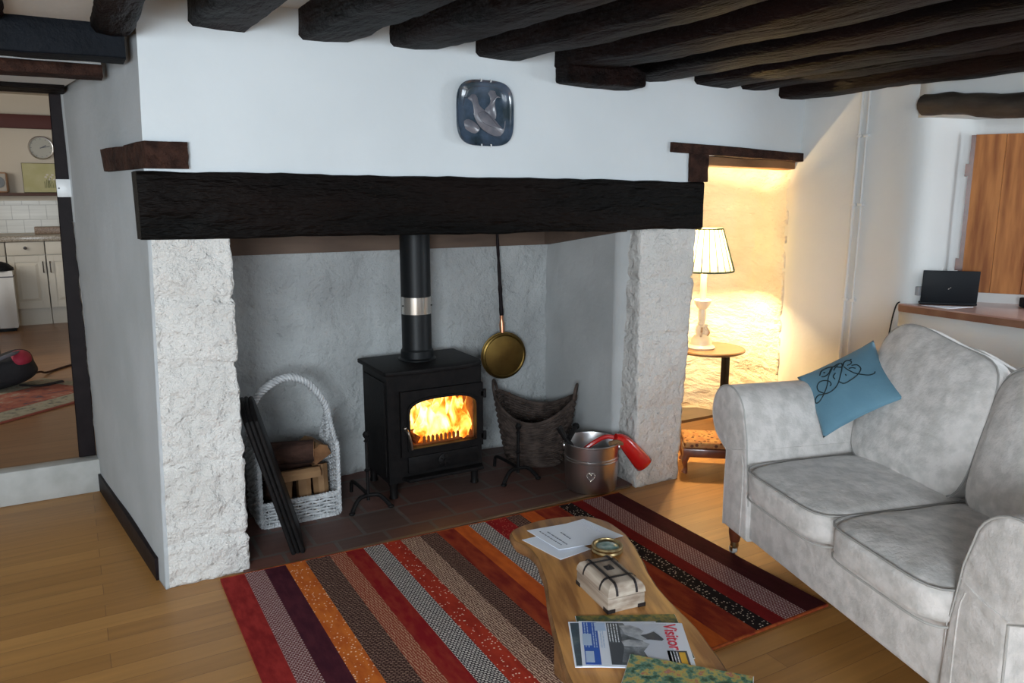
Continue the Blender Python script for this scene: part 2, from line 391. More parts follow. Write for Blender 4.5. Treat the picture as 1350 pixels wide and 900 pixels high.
# room shell behind the camera and left
m = MB()
m.box(-2.35, -2.2, -1.65, 4.36, 0, 2.3)
struct('wall_left', m, PLASTER)
m = MB()
m.box(-2.2, -2.0, -1.65, -1.5, 0, 2.3); m.box(-.6, .9, -1.65, -1.5, 0, 2.3); m.box(2.5, 3.7, -1.65, -1.5, 0, 2.3)
m.box(-2.0, -.6, -1.65, -1.5, 0, .85); m.box(-2.0, -.6, -1.65, -1.5, 1.95, 2.3); m.box(.9, 2.5, -1.65, -1.5, 0, .85); m.box(.9, 2.5, -1.65, -1.5, 1.95, 2.3)
struct('wall_rear', m, PLASTER)
def window(name, x0, x1, y, z0, z1):
    m = MB(); t = .05
    m.box(x0, x0+t, y-.03, y+.03, z0, z1); m.box(x1-t, x1, y-.03, y+.03, z0, z1); m.box(x0+t, x1-t, y-.03, y+.03, z0, z0+t); m.box(x0+t, x1-t, y-.03, y+.03, z1-t, z1)
    xm = (x0+x1)/2; m.box(xm-.025, xm+.025, y-.025, y+.025, z0+t, z1-t)
    zm = (z0+z1)/2; m.box(x0+t, xm-.025, y-.012, y+.012, zm-.012, zm+.012); m.box(xm+.025, x1-t, y-.012, y+.012, zm-.012, zm+.012)
    struct(name, m, CREAM)
window('window_2', -2.0, -.6, -1.58, .85, 1.95); window('window_3', .9, 2.5, -1.58, .85, 1.95)
# wall with the doorway to the kitchen
m = MB(); m.box(-2.35, -.95, 4.36, 4.52, 0, 2.75); m.box(-.95, .30, 4.40, 4.52, 2.04, 2.75); m.box(.04, .6, 4.41, 4.52, 0, 2.75)
struct('wall_doorway', m, PLASTER)
m = MB(); m.box(-.95, .05, 4.34, 4.43, 0, .172, bevel=.006)
struct('trim_3', m, mat('step_paint', (.50, .50, .48), .7, var=(.40, .40, .38), vscale=8, bumps=((20, .3, .004),)))
# door frame: leaning post and head
m = MB(); M = Matrix.Translation((-.002, 4.42, .17)) @ Matrix.Shear('XY', 4, (0.0, 0.0)) 
pts = [(-.046, 4.42), (.032, 4.42), (.032, 4.50), (-.046, 4.50)]
b = bmesh.new(); lo = [b.verts.new((x, y, .172)) for x, y in pts]; hi = [b.verts.new((x+.037, y, 2.04)) for x, y in pts]
b.faces.new(lo[::-1]); b.faces.new(hi)
for i in range(4): b.faces.new([lo[i], lo[(i+1) % 4], hi[(i+1) % 4], hi[i]])
bmesh.ops.bevel(b, geom=b.edges[:], offset=.004, segments=1, affect='EDGES'); m.merge(b)
m.box(-.96, .05, 4.40, 4.50, 2.00, 2.06)
struct('trim_4', m, DARKTRIM)

# floor, hearth, ceiling
m = MB(); m.box(-2.3, 4.6, -1.65, 4.36, -.12, 0); struct('floor', m, FLOOR, smooth=False)
m = MB(); m.box(.50, 2.50, 3.045, 3.96, .0005, .008); struct('floor_hearth', m, HTILE, smooth=False)
m = MB(); m.box(.53, 2.44, 3.028, 3.048, 0, .010, bevel=.002); struct('trim_5', m, mat('hearth_strip', (.20, .12, .06), .5, var=(.13, .08, .05), vscale=12, stretch=(.2, 1, 1)))
m = MB(); m.box(-2.3, 4.7, -1.65, 4.36, 2.185, 2.34); struct('ceiling', m, CEIL)
m = MB(); m.box(-2.2, .235, -1.5, 3.10, 2.068, 2.1); struct('ceiling_left', m, CEIL)
m = MB(); m.prism([(-2.2, 3.40), (.175, 3.45), (.03, 4.38), (-2.2, 4.38)], 1.985, 2.05); struct('ceiling_doorway', m, PLASTER_W, smooth=False)
# skirting along the chimney flank
m = MB(); m.prism([(.186, 3.165), (.207, 3.168), (.052, 4.345), (.03, 4.345)], 0, .095, bevel=.003); struct('baseboard_left', m, DARKTRIM)
# soot-stained board band around the top of the fireplace
m = MB(); m.box(.52, 2.50, 3.885, 3.92, 1.215, 1.375); m.prism([(3.89, 1.215), (3.89, 1.34), (3.16, 1.34), (3.16, 1.318)], 2.435, 2.475, M=Matrix(((0, 0, 1, 0), (1, 0, 0, 0), (0, 1, 0, 0), (0, 0, 0, 1)))); struct('trim_6', m, SOOT)

# ------------------------------------------------------------------ timbers
def timber(name, p0, p1, w, h, mt, label=None, cat='beam', group=None, amp=.006, res=.05, taper=1.0, rnd=.15):
    """rough-hewn timber from p0 to p1 (centre line), width w, height h, as a mesh in world space"""
    p0, p1 = Vector(p0), Vector(p1); d = (p1-p0); L = d.length; d.normalize()
    side = d.cross(Vector((0, 0, 1))).normalized(); up = side.cross(d)
    n = max(3, int(L/res)); m = MB(); rings = []
    prof = []
    k = 4
    cx, cz = w/2, h/2; r = min(w, h)*rnd
    for (sx, sz) in ((1, 1), (-1, 1), (-1, -1), (1, -1)):
        base = {(1, 1): 0, (-1, 1): PI/2, (-1, -1): PI, (1, -1): 1.5*PI}[(sx, sz)]
        for j in range(k+1):
            a = base+PI/2*j/k; prof.append((sx*(cx-r)+r*math.cos(a), sz*(cz-r)+r*math.sin(a)))
        # an extra point halfway along the flat
        nx = {(1, 1): (0, cz), (-1, 1): (-cx, 0), (-1, -1): (0, -cz), (1, -1): (cx, 0)}[(sx, sz)]
        prof.append(nx)
    for i in range(n+1):
        c = p0+d*(L*i/n); ring = []; f = 1+(taper-1)*i/n
        for a, b in prof:
            q = c+side*a*f+up*b*f; e = amp*(1.4*nz(*q, 3.1)+nz(*q, 9)+.6*nz(*q, 25)); v = (side*a+up*b).normalized()
            ring.append(m.bm.verts.new(q+v*e))
        rings.append(ring)
    K = len(prof)
    for a, b in zip(rings, rings[1:]):
        for i in range(K): m.face([a[i], a[(i+1) % K], b[(i+1) % K], b[i]])
    m.face(rings[0][::-1]); m.face(rings[-1])
    o = obj(name, m, mt, angle=50)
    if label: tag(o, label, cat, group)
    return o

timber('mantel_beam', (.232, 3.165, 1.462), (2.885, 3.165, 1.447), .225, .243, BEAMX, 'massive dark oak mantel beam spanning the white fireplace opening', 'beam', amp=.006, rnd=.06)
# wall plate stub above its left end, projecting out of the corner
def stub():
    m = MB()
    pr = [(.405, 3.05), (.265, 3.05), (.150, 3.52), (.175, 3.60), (.405, 3.4)]
    w = solid_wall(pr, 1.592, 1.685, .025, lambda x, y, z, n: .008*nz(x, y, z, 14)+.006*nz(x, y, z, 33))
    for v in w.bm.verts:
        if v.co.z > 1.67: v.co.z += .006*nz(*v.co, 12) - max(0, v.co.y-3.1)*.02
    return w
tag(obj('timber_stub', stub(), BEAMR, angle=60), 'short crumbly red-brown timber stub above the left end of the mantel beam', 'timber')
# alcove lintel: dark bar, warm underside board, short post
timber('alcove_lintel', (2.665, 3.13, 1.735), (3.66, 3.13, 1.705), .15, .048, BEAMR, 'narrow dark lintel bar over the lamp-lit alcove', 'lintel', amp=.004, rnd=.1)
timber('lintel_board', (2.86, 3.20, 1.680), (3.66, 3.20, 1.668), .16, .05, BEAMW, 'warm brown board under the dark lintel bar of the lamp alcove', 'lintel', amp=.004, rnd=.1)
tag(obj('lintel_post', solid_wall([(2.79, 3.062), (2.915, 3.062), (2.915, 3.21), (2.79, 3.21)], 1.566, 1.714, .02, lambda x, y, z, n: .006*nz(x, y, z, 14)+.004*nz(x, y, z, 33)), BEAMR, angle=60), 'short upright timber block between mantel beam end and alcove lintel', 'post')

def cbeam(x0, x1, zb, slope, label, ztop=2.2, ylen=4.57, mt=BEAM, y1=3.085, dx=0):
    h = ztop-zb; zc = (ztop+zb)/2
    # built towards the camera; centre line falls with slope then stays level
    p0 = Vector(((x0+x1)/2, y1, zc)); 
    m = MB(); n = 70; rings = []; w = x1-x0; hh = h
    ch = .016
    for i in range(n+1):
        y = y1-ylen*i/n; dz = -slope*min(y1-y, 1.1); X0 = x0+dx*(y1-y); X1 = x1+dx*(y1-y)
        pr = [(X0, ztop+.01), (X0, zb+hh*.5+dz*.5), (X0, zb+ch+dz), (X0+ch, zb+dz), ((X0+X1)/2, zb+dz-.004), (X1-ch, zb+dz), (X1, zb+ch+dz), (X1, zb+hh*.5+dz*.5), (X1, ztop+.01)]
        ring = []
        for j, (a, b) in enumerate(pr):
            q = Vector((a, y, b)); e = .010*nz(*q, 2.6)+.006*nz(a, y, b, 9)+.004*nz(a, y, b, 24)
            f = .010*nz(a+5, y, b, 3)+.005*nz(a+5, y, b, 15)
            if j in (0, 8): e = f = 0
            ring.append(m.bm.verts.new((a+e, y, b+f)))
        rings.append(ring)
    K = 9
    for a, b in zip(rings, rings[1:]):
        for i in range(K): m.face([a[i], a[(i+1) % K], b[(i+1) % K], b[i]])
    m.face(rings[0][::-1]); m.face(rings[-1])
    tag(obj('ceiling_beam', m, mt, angle=50), label, 'beam', 'dark ceiling beams')

cbeam(.447, .655, 2.088, .035, 'short-looking dark ceiling beam at the top left, leftmost over the fireplace wall')
cbeam(.835, 1.040, 2.083, .045, 'reddish-brown ceiling beam between the top-left beam and the bird plate, second from left')
cbeam(1.198, 1.415, 2.085, .045, 'ceiling beam whose end meets the wall up and left of the bird plate, third from left')
cbeam(1.575, 1.775, 2.072, .040, 'ceiling beam ending on the white wall right above the bird plate')
cbeam(1.970, 2.225, 2.055, .02, 'ceiling beam carried by the blocky timber corbel right of the bird plate')
cbeam(2.400, 2.640, 2.050, .015, 'ceiling beam next right of the beam on the corbel')
cbeam(2.810, 3.050, 2.045, .01, 'ceiling beam above the left end of the alcove lintel')
cbeam(3.130, 3.330, 2.052, .0, 'ceiling beam last but one before the right wall')
cbeam(3.412, 3.612, 2.016, .0, 'ceiling beam running tight along the top of the right wall')
m = MB(); m.box(1.972, 2.40, 2.94, 3.085, 1.985, 2.075, bevel=.02, seg=2)
bmesh.ops.subdivide_edges(m.bm, edges=m.bm.edges[:], cuts=4, use_grid_fill=True)
for v in m.bm.verts: v.co += Vector((nz(*v.co, 9), nz(v.co.x+4, v.co.y, v.co.z, 9), nz(v.co.x, v.co.y+4, v.co.z, 9)))*.008
tag(obj('timber_corbel', m, BEAM, angle=60), 'blocky dark timber corbel under a ceiling beam right of the bird plate', 'corbel')

# left side: trimmer, lower beam, joists
timber('trimmer_beam', (-2.15, 3.155, 2.005), (.235, 3.155, 2.015), .15, .112, BEAMB, 'blue-black trimmer beam crossing above the kitchen doorway side', 'beam', amp=.004, rnd=.06)
timber('lower_lintel_beam', (-2.15, 3.50, 1.955), (.178, 3.50, 1.962), .13, .045, BEAMR, 'thin brown beam behind and below the trimmer, nearer the doorway', 'beam', amp=.004, rnd=.08)
timber('doorway_head_beam', (-2.15, 4.25, 1.975), (.055, 4.25, 1.985), .20, .04, BEAMX, 'black head beam directly above the kitchen doorway', 'beam', amp=.003, rnd=.08)
cbeam(.135, .262, 2.035, .03, 'dark joist at top left beside the chimney corner', ztop=2.19, y1=3.075)
cbeam(-.42, -.10, 2.045, .01, 'dark joist in the extreme top-left corner of the photo', ztop=2.19, y1=3.075)
# log lintel above the window recess
m = MB()
pts = bez([(3.612, 2.372, 1.925), (3.606, 2.33, 1.921), (3.60, 2.20, 1.912), (3.60, 1.9, 1.876), (3.60, 1.2, 1.86), (3.60, .32, 1.87)], 60)
rs = [(.020 if i == 0 else min(.050, .032+.006*i))*(1+.08*nz(p.x, p.y, p.z, 9)) for i, p in enumerate(pts)]
m.tube(pts, rs, 14)
for v in m.bm.verts: v.co += Vector((nz(*v.co, 12), 0, nz(v.co.x, v.co.y+3, v.co.z, 14)))*.008
tag(obj('log_lintel', m, mat('old_log', (.025, .017, .012), .7, var=(.06, .045, .032), vscale=14, bumps=((20, .7, .012),), stretch=(1, .4, 1))), 'rounded rough dark log lintel above the window recess on the right', 'lintel')

# ------------------------------------------------------------------ stove
t = thing('wood_stove', 'black cast-iron wood-burning stove with a bright fire behind arched glass', 'stove', (1.53, 3.63, .008))
X0, X1, YF, YB, Z0, Z1 = 1.275, 1.787, 3.452, 3.80, .095, .645
def arch(x0, x1, z0, z1, rise, n=12, cr=.03):
    """arched opening outline in x,z: counter-clockwise from lower left"""
    P = [(x0, z0), (x1, z0), (x1, z1-rise)]
    for i in range(1, n):
        u = i/n; a = u*PI
        xx = (x0+x1)/2+(x1-x0)/2*math.copysign(abs(math.cos(a))**.72, math.cos(a)); zz = z1-rise+rise*math.sin(a)**.75
        P.append((xx, zz))
    P.append((x0, z1-rise)); return P
def ringplate(m, outer, inner, y0, y1):
    """plate with a hole: outer and inner have equal counts"""
    n = len(outer)
    vo0 = [m.bm.verts.new((x, y0, z)) for x, z in outer]; vi0 = [m.bm.verts.new((x, y0, z)) for x, z in inner]
    vo1 = [m.bm.verts.new((x, y1, z)) for x, z in outer]; vi1 = [m.bm.verts.new((x, y1, z)) for x, z in inner]
    for i in range(n):
        j = (i+1) % n
        m.face([vo0[i], vo0[j], vi0[j], vi0[i]]); m.face([vo1[i], vi1[i], vi1[j], vo1[j]])
        m.face([vo0[i], vo1[i], vo1[j], vo0[j]]); m.face([vi0[i], vi0[j], vi1[j], vi1[i]])
def rect_like(inner, x0, x1, z0, z1):
    """rectangle outline sampled to match arch() order"""
    n = len(inner)-4; out = [(x0, z0), (x1, z0), (x1, inner[2][1])]
    cx = (x0+x1)/2
    for (x, z) in inner[3:-1]:
        u = (x-inner[0][0])/(inner[1][0]-inner[0][0])
        out.append((x0+(x1-x0)*u, z1))
    out[3] = (x1, z1); out[-1] = (x0, z1)
    out.append((x0, inner[-1][1])); return out
win = arch(1.378, 1.742, .268, .512, .065)
m = MB()
m.box(X0, X0+.012, YF, YB, Z0, Z1); m.box(X1-.012, X1, YF, YB, Z0, Z1); m.box(X0+.012, X1-.012, YB-.012, YB, Z0, Z1); m.box(X0+.012, X1-.012, YF+.012, YB-.012, Z0, .235); m.box(X0+.012, X1-.012, YF+.012, YB-.012, .56, Z1)
hole = arch(1.36, 1.76, .255, .53, .07)
ringplate(m, rect_like(hole, X0+.012, X1-.012, Z0, Z1), hole, YF, YF+.012)
m.box(X0-.006, X0, YF+.03, YB-.03, Z0+.03, Z1-.04)
obj('body', m, IRON, t, world=True, angle=30)
m = MB()
top = [(1.255, YB+.02), (1.255, 3.445), (1.262, 3.428), (1.45, 3.412), (1.66, 3.412), (1.74, 3.425), (1.79, 3.46), (1.806, 3.50), (1.806, YB+.02)]
m.prism(top, .645, .668, bevel=.005)
obj('top_plate', m, IRON, t, world=True, angle=30)
m = MB(); rim = [(x+(1.56-x)*-.07, z+(.39-z)*-.10) for x, z in win]
door_out = rect_like(win, 1.335, 1.785, .228, .560)
m2 = MB(); ringplate(m2, door_out, win, YF-.022, YF-.001); 
d = obj('door', m2, IRON, t, world=True, angle=30)
m = MB(); ringplate(m, rim, win, YF-.032, YF-.022)
obj('window_rim', m, IRON, d, smooth=True, world=False).location = (0, 0, 0)
def to_local(o, th):
    me = o.data; me.transform(inv(th))
to_local(bpy.data.objects[[o.name for o in d.children][0]], t)
GL = bpy.data.materials.new('stove_glass'); GL.use_nodes = True; g = GL.node_tree
g.nodes.remove(g.nodes['Principled BSDF'])
tr = nd(g, 'ShaderNodeBsdfTransparent'); tr.inputs[0].default_value = (.97, .93, .88, 1); gs = nd(g, 'ShaderNodeBsdfGlossy', Roughness=.05); mx = nd(g, 'ShaderNodeMixShader'); mx.inputs[0].default_value = .05
g.links.new(tr.outputs[0], mx.inputs[1]); g.links.new(gs.outputs[0], mx.inputs[2]); g.links.new(mx.outputs[0], g.nodes['Material Output'].inputs[0])
m = MB(); gp = arch(1.372, 1.748, .262, .518, .066); 
a = [m.bm.verts.new((x, YF-.006, z)) for x, z in gp]; b2 = [m.bm.verts.new((x, YF-.002, z)) for x, z in gp]
m.face(a); m.face(b2[::-1])
for i in range(len(a)): m.face([a[i], a[(i+1) % len(a)], b2[(i+1) % len(a)], b2[i]])
gl = obj('glass_pane', m, GL, d, smooth=False); to_local(gl, t)
for zz in (.275, .500):
    m = MB(); m.tube([(1.795, YF-.018, zz-.022), (1.795, YF-.018, zz+.022)], .010, 10); m.box(1.775, 1.797, YF-.022, YF-.008, zz-.012, zz+.012)
    obj('hinge', m, IRON, t, world=True)
m = MB(); m.tube(bez([(1.352, YF-.025, .375), (1.358, YF-.05, .365), (1.372, YF-.055, .31), (1.376, YF-.055, .275)], 12), .007, 8); m.ball((1.352, YF-.03, .38), .010)
hd = obj('handle', m, mat('worn_steel', (.30, .26, .22), .35, 1), d, label='worn steel door handle'); to_local(hd, t)
m = MB(); m.box(1.372, 1.758, YF-.014, YF-.001, .140, .222, bevel=.003)
ad = obj('ash_door', m, IRON, t, world=True)
m = MB(); m.lathe([(.0, .0), (.034, .0), (.034, .006), (.022, .012), (.010, .014), (.010, .024), (0, .026)], n=20, M=Matrix.Translation((1.565, YF-.014, .182)) @ Matrix.Rotation(PI/2, 4, 'X'))
for k in range(6): 
    a = k*PI/3; m.box(-.004, .004, .006, .03, .012, .016, M=Matrix.Translation((1.565, YF-.014, .182)) @ Matrix.Rotation(PI/2, 4, 'X') @ Matrix.Rotation(a, 4, 'Z'))
o = obj('air_vent_wheel', m, IRON, ad); to_local(o, t)
m = MB(); m.prism([(1.34, YF), (1.36, YF-.055), (1.77, YF-.055), (1.785, YF)], .105, .122, bevel=.004)
obj('ash_lip', m, IRON, t, world=True)
m = MB(); m.ball((1.575, YF-.03, .098), .008)
obj('bolt', m, CHROME, t, world=True)
for (x, y) in ((X0+.03, YF+.03), (X1-.03, YF+.03), (X0+.03, YB-.03), (X1-.03, YB-.03)):
    m = MB(); m.lathe([(.014, .008), (.022, .012), (.018, .03), (.020, .07), (.030, .097)], (x, y, 0), 14); obj('leg', m, IRON, t, world=True)
# flue
m = MB(); m.lathe([(.0, .66), (.098, .66), (.098, .672), (.086, .680), (.084, .715), (.079, .72), (.0765, .73), (.0765, 1.50), (0, 1.50)], (1.525, 3.665, 0), 36)
obj('flue_pipe', m, IRONP, t, world=True)
m = MB(); m.lathe([(.079, .905), (.083, .907), (.083, .993), (.079, .995)], (1.525, 3.665, 0), 24, a0=math.radians(185), a1=math.radians(325))
fp = obj('flue_plate', m, CHROME, t, world=True, label='polished metal plate on flue pipe')
for a in (195, 315):
    m = MB(); m.ball((1.525+.084*math.cos(math.radians(a)), 3.665+.084*math.sin(math.radians(a)), .95), .004, n=6); obj('screw', m, IRON, t, world=True)
# firebox contents
FIREB = mat('fire_brick', (.30, .14, .06), .9, var=(.18, .07, .03), vscale=16, bumps=((30, .5, .004),))
m = MB(); m.box(1.29, 1.775, YB-.05, YB-.014, .24, .555); m.box(1.288, 1.31, YF+.03, YB-.05, .24, .555); m.box(1.752, 1.774, YF+.03, YB-.05, .24, .555); m.box(1.31, 1.752, YF+.03, YB-.05, .236, .25)
obj('fire_bricks', m, FIREB, t, world=True)
m = MB()
for i in range(12):
    x = 1.475+i*.0235; m.prism([(x, 0), (x+.013, 0), (x+.013, .035), (x+.0065, .043), (x, .035)], 0, .008, M=Matrix.Translation((0, YF+.045, .262)) @ Matrix.Rotation(PI/2, 4, 'X'))
m.box(1.385, 1.765, YF+.033, YF+.047, .250, .268)
obj('log_guard', m, mat('hot_iron', (.30, .10, .03), .7), t, world=True)

def flame_mat(name, strength, seed):
    mm = bpy.data.materials.new(name); mm.use_nodes = True; q = mm.node_tree; q.nodes.remove(q.nodes['Principled BSDF'])
    tc = nd(q, 'ShaderNodeTexCoord'); mp = nd(q, 'ShaderNodeMapping'); mp.inputs['Location'].default_value = (seed, seed, 0); mp.inputs['Scale'].default_value = (9, 9, 6)
    n = nd(q, 'ShaderNodeTexNoise', Scale=1.2, Detail=4, Distortion=1.1)
    r = nd(q, 'ShaderNodeValToRGB'); e = r.color_ramp.elements
    e[0].position = .28; e[0].color = (.75, .10, .004, 1); e[1].position = .72; e[1].color = (1, .86, .40, 1)
    x = e.new(.42); x.color = (1.0, .26, .02, 1); x = e.new(.54); x.color = (1, .55, .10, 1)
    em = nd(q, 'ShaderNodeEmission'); em.inputs[1].default_value = strength
    mr = nd(q, 'ShaderNodeMapRange'); mr.inputs['From Min'].default_value = .3; mr.inputs['From Max'].default_value = .72; mr.inputs['To Min'].default_value = strength*.38; mr.inputs['To Max'].default_value = strength*1.5
    q.links.new(tc.outputs['Object'], mp.inputs[0]); q.links.new(mp.outputs[0], n.inputs['Vector']); q.links.new(n.outputs['Fac'], r.inputs[0]); q.links.new(r.outputs[0], em.inputs[0])
    q.links.new(n.outputs['Fac'], mr.inputs[0]); q.links.new(mr.outputs[0], em.inputs[1])
    q.links.new(em.outputs[0], q.nodes['Material Output'].inputs[0]); return mm
FL1, FL2, FL3 = flame_mat('flame_hot', 3.2, 3), flame_mat('flame_mid', 1.8, 8), flame_mat('flame_low', .8, 14)
random.seed(3)
def flame(x, y, z, r, h, mt, lean=0):
    m = MB(); n = 9; pts = []; rs = []
    for i in range(n+1):
        u = i/n; pts.append((x+lean*u*u+.012*math.sin(u*7+x*40), y+.006*math.sin(u*5+x*9), z+h*u)); rs.append(max(.0015, r*(math.sin(PI*min(1, u*.85+.18))**.8)*(1-u**3)))
    m.tube(pts, rs, 12)
    for v in m.bm.verts: v.co.x += .010*nz(*v.co, 30)
    return m
F = thing('fire', 'blazing orange and yellow log fire inside the stove', 'fire', (1.55, 3.6, .25))
for (x, y, r, h, k) in [(1.345, 3.66, .030, .15, FL3), (1.385, 3.70, .034, .20, FL3), (1.43, 3.64, .040, .22, FL2), (1.475, 3.69, .05, .25, FL1), (1.52, 3.60, .045, .21, FL1), (1.56, 3.67, .055, .26, FL1), (1.60, 3.60, .045, .23, FL1), (1.645, 3.68, .05, .26, FL1),
                        (1.685, 3.61, .045, .26, FL1), (1.725, 3.67, .035, .25, FL1), (1.72, 3.57, .034, .25, FL1), (1.735, 3.52, .022, .22, FL2), (1.66, 3.54, .045, .25, FL1), (1.60, 3.53, .04, .24, FL1), (1.54, 3.53, .035, .20, FL1), (1.705, 3.50, .028, .20, FL1), (1.735, 3.73, .03, .27, FL1), (1.49, 3.56, .03, .12, FL1), (1.56, 3.55, .028, .14, FL1), (1.63, 3.55, .03, .12, FL1), (1.70, 3.54, .025, .13, FL2), (1.41, 3.57, .022, .10, FL2)]:
    obj('flame', flame(x, y, .262, r, h, k, random.uniform(-.02, .02)), k, F, world=True)
m = MB(); m.box(1.315, 1.745, YB-.060, YB-.052, .262, .545); 
obj('flame_sheet', m, FL2, F, world=True, label='wall of flame at the back of the firebox')
EMB = mat('charred_log', (.05, .015, .006), .9, var=(.5, .12, .02), vscale=25, bumps=((30, .8, .01),))
for k, (a, b, r) in enumerate([((1.35, 3.56, .285), (1.60, 3.63, .29), .028), ((1.50, 3.66, .30), (1.73, 3.60, .285), .030), ((1.37, 3.60, .34), (1.46, 3.52, .275), .022)]):
    m = MB(); m.tube([Vector(a).lerp(Vector(b), i/8) for i in range(9)], [r*(1+.1*nz(i, k, 0, 1.3)) for i in range(9)], 10)
    tag(obj('burning_log', m, EMB), ['charred log lying low at the left of the stove fire', 'glowing log at the right of the stove fire', 'short charred log propped upright at the left of the stove fire'][k], 'log', 'logs burning in the stove')

# ------------------------------------------------------------------ warming pan
t = thing('warming_pan', 'long-handled brass warming pan hanging on the back wall of the fireplace', 'warming pan', (2.142, 3.86, .59))
RX = Matrix.Translation((2.142, 3.86, .587)) @ Matrix.Rotation(PI/2, 4, 'X') @ Matrix.Rotation(math.radians(-8), 4, 'Y')
m = MB(); m.lathe([(0, -.040), (.10, -.038), (.128, -.020), (.134, .0), (.138, .004), (.138, .010), (.130, .012), (0, .012)], n=48, M=RX); obj('pan', m, BRASS, t, world=True)
m = MB(); m.lathe([(.130, .011), (.133, .016), (.131, .022), (.122, .026), (.116, .022), (.105, .024), (.05, .030), (0, .031)], n=48, M=RX); obj('lid', m, BRASS, t, world=True)
m = MB(); m.tube([(2.138, 3.862, .705), (2.138, 3.866, .765), (2.137, 3.868, .80)], [.014, .016, .010], 12); m.tube([(2.137, 3.868, .800), (2.137, 3.868, .825)], .011, 12)
obj('ferrule', m, COPPER, t, world=True)
m = MB(); P = [(2.137-.030*u, 3.868-.0*u, .82+.50*u) for u in [i/30 for i in range(31)]]
m.tube(P, [.0115+.0022*math.sin(i*.9)*(1 if i % 9 < 3 else .1)-.00012*i for i in range(31)], 12); m.tube([(2.107, 3.868, 1.32), (2.106, 3.868, 1.36)], .006, 8)
obj('handle', m, DARKTRIM, t, world=True)

# ------------------------------------------------------------------ andirons
def andiron(x, y, h, fx0, fx1, label):
    t = thing('andiron', label, 'andiron', (x, y, .008), group='pair of black andirons')
    m = MB(); m.tube([(x, y, .06), (x, y, h-.05)], .0085, 8); m.lathe([(.008, 0), (.014, .006), (.008, .012), (.008, .02), (.015, .03), (.017, .04), (.010, .052), (.0, .056)], (x, y, h-.056), 16)
    m.lathe([(.009, 0), (.016, .008), (.009, .016)], (x, y, h*.5), 14)
    obj('post', m, IRON, t, world=True)
    for s, fx in ((0, fx0), (1, fx1)):
        m = MB(); m.tube(bez([(x, y, .085), ((x+fx)/2, y-.008, .078), (x+(fx-x)*.85, y-.018, .04), (fx, y-.026, .016)], 16), [.011]*12+[.010]*20 if False else .0105, 8)
        m.ball((fx, y-.028, .018), .0135, (1.2, 1, .7), 8)
        obj('foot', m, IRON, t, world=True)
    m = MB(); m.tube(bez([(x, y, .085), (x, y+.1, .085), (x, y+.24, .075), (x, y+.26, .03), (x, y+.262, .012)], 16), .009, 8); obj('log_bar', m, IRON, t, world=True)
andiron(1.147, 3.405, .405, 1.055, 1.250, 'black iron andiron standing left of the stove')
andiron(1.962, 3.375, .330, 1.860, 2.070, 'black iron andiron standing right of the stove before the brown basket')

# ------------------------------------------------------------------ white log basket
def rrect(x0, x1, y0, y1, r, step):
    P = []
    def seg(a, b):
        L = (Vector(b)-Vector(a)).length; n = max(1, int(L/step))
        for i in range(n): P.append(Vector(a).lerp(Vector(b), i/n))
    def cor(cx, cy, a0):
        for i in range(3): a = a0+PI/2*i/3; P.append(Vector((cx+r*math.cos(a), cy+r*math.sin(a))))
    seg((x0+r, y0), (x1-r, y0)); cor(x1-r, y0+r, -PI/2); seg((x1, y0+r), (x1, y1-r)); cor(x1-r, y1-r, 0); seg((x1-r, y1), (x0+r, y1)); cor(x0+r, y1-r, PI/2); seg((x0, y1-r), (x0, y0+r)); cor(x0+r, y0+r, PI)
    return P
BX0, BX1, BY0, BY1 = .655, 1.015, 3.43, 3.74
t = thing('log_basket', 'white painted wicker log basket with a tall arched handle, left of stove', 'basket', (.83, 3.58, .008))
m = MB()
for k in range(7):
    z = .020+k*.0145; P = rrect(BX0, BX1, BY0, BY1, .03, .016); c = Vector(((BX0+BX1)/2, (BY0+BY1)/2)); Q = []
    for i, p in enumerate(P):
        nrm = Vector((p.x-c.x, p.y-c.y)).normalized(); o = .0060*math.cos(PI*(i/2.0)+k*PI); Q.append((p.x+nrm.x*o, p.y+nrm.y*o, z+.0015*math.sin(i*1.3)))
    m.tube(Q, .0064, 5, closed=True)
def ztop(y): # side rim height along the depth
    u = (y-BY0)/(BY1-BY0); return .355+.15*max(0, u/.5) if u < .5 else .505-.22*(u-.5)/.5
zz = .125
while zz < .50:
    P = rrect(BX0, BX1, BY0, BY1, .03, .016)
    # open front: take right side, back, left side
    Q = [p for p in P if p.y > BY0+.012 and zz < ztop(p.y)]
    # rotate so the run is continuous: right -> back -> left
    runs = []; cur = []
    seq = P[next(i for i, p in enumerate(P) if p.x > BX1-.002):] + P[:next(i for i, p in enumerate(P) if p.x > BX1-.002)]
    for i, p in enumerate(seq):
        if p.y > BY0+.012 and zz < ztop(p.y)-.006:
            nrm = Vector((p.x-(BX0+BX1)/2, p.y-(BY0+BY1)/2)).normalized(); o = .0055*math.cos(PI*i/2+zz*PI/.015); cur.append((p.x+nrm.x*o, p.y+nrm.y*o, zz))
        else:
            if len(cur) > 2: runs.append(cur)
            cur = []
    if len(cur) > 2: runs.append(cur)
    for r in runs: m.tube(r, .0050, 5)
    zz += .015
obj('woven_body', m, WWICK, t, world=True)
m = MB()
for i, p in enumerate(rrect(BX0, BX1, BY0, BY1, .03, .032)):
    m.tube([(p.x, p.y, .008), (p.x, p.y, (ztop(p.y) if p.y > BY0+.012 else .115))], .0035, 5)
obj('stakes', m, WWICK, t, world=True)
m = MB(); m.box(BX0+.008, BX1-.008, BY0+.008, BY1-.008, .010, .018); obj('base_board', m, WWICK, t, world=True)
m = MB(); m.tube([(p.x, p.y, .010) for p in rrect(BX0, BX1, BY0, BY1, .03, .03)], .009, 7, closed=True)
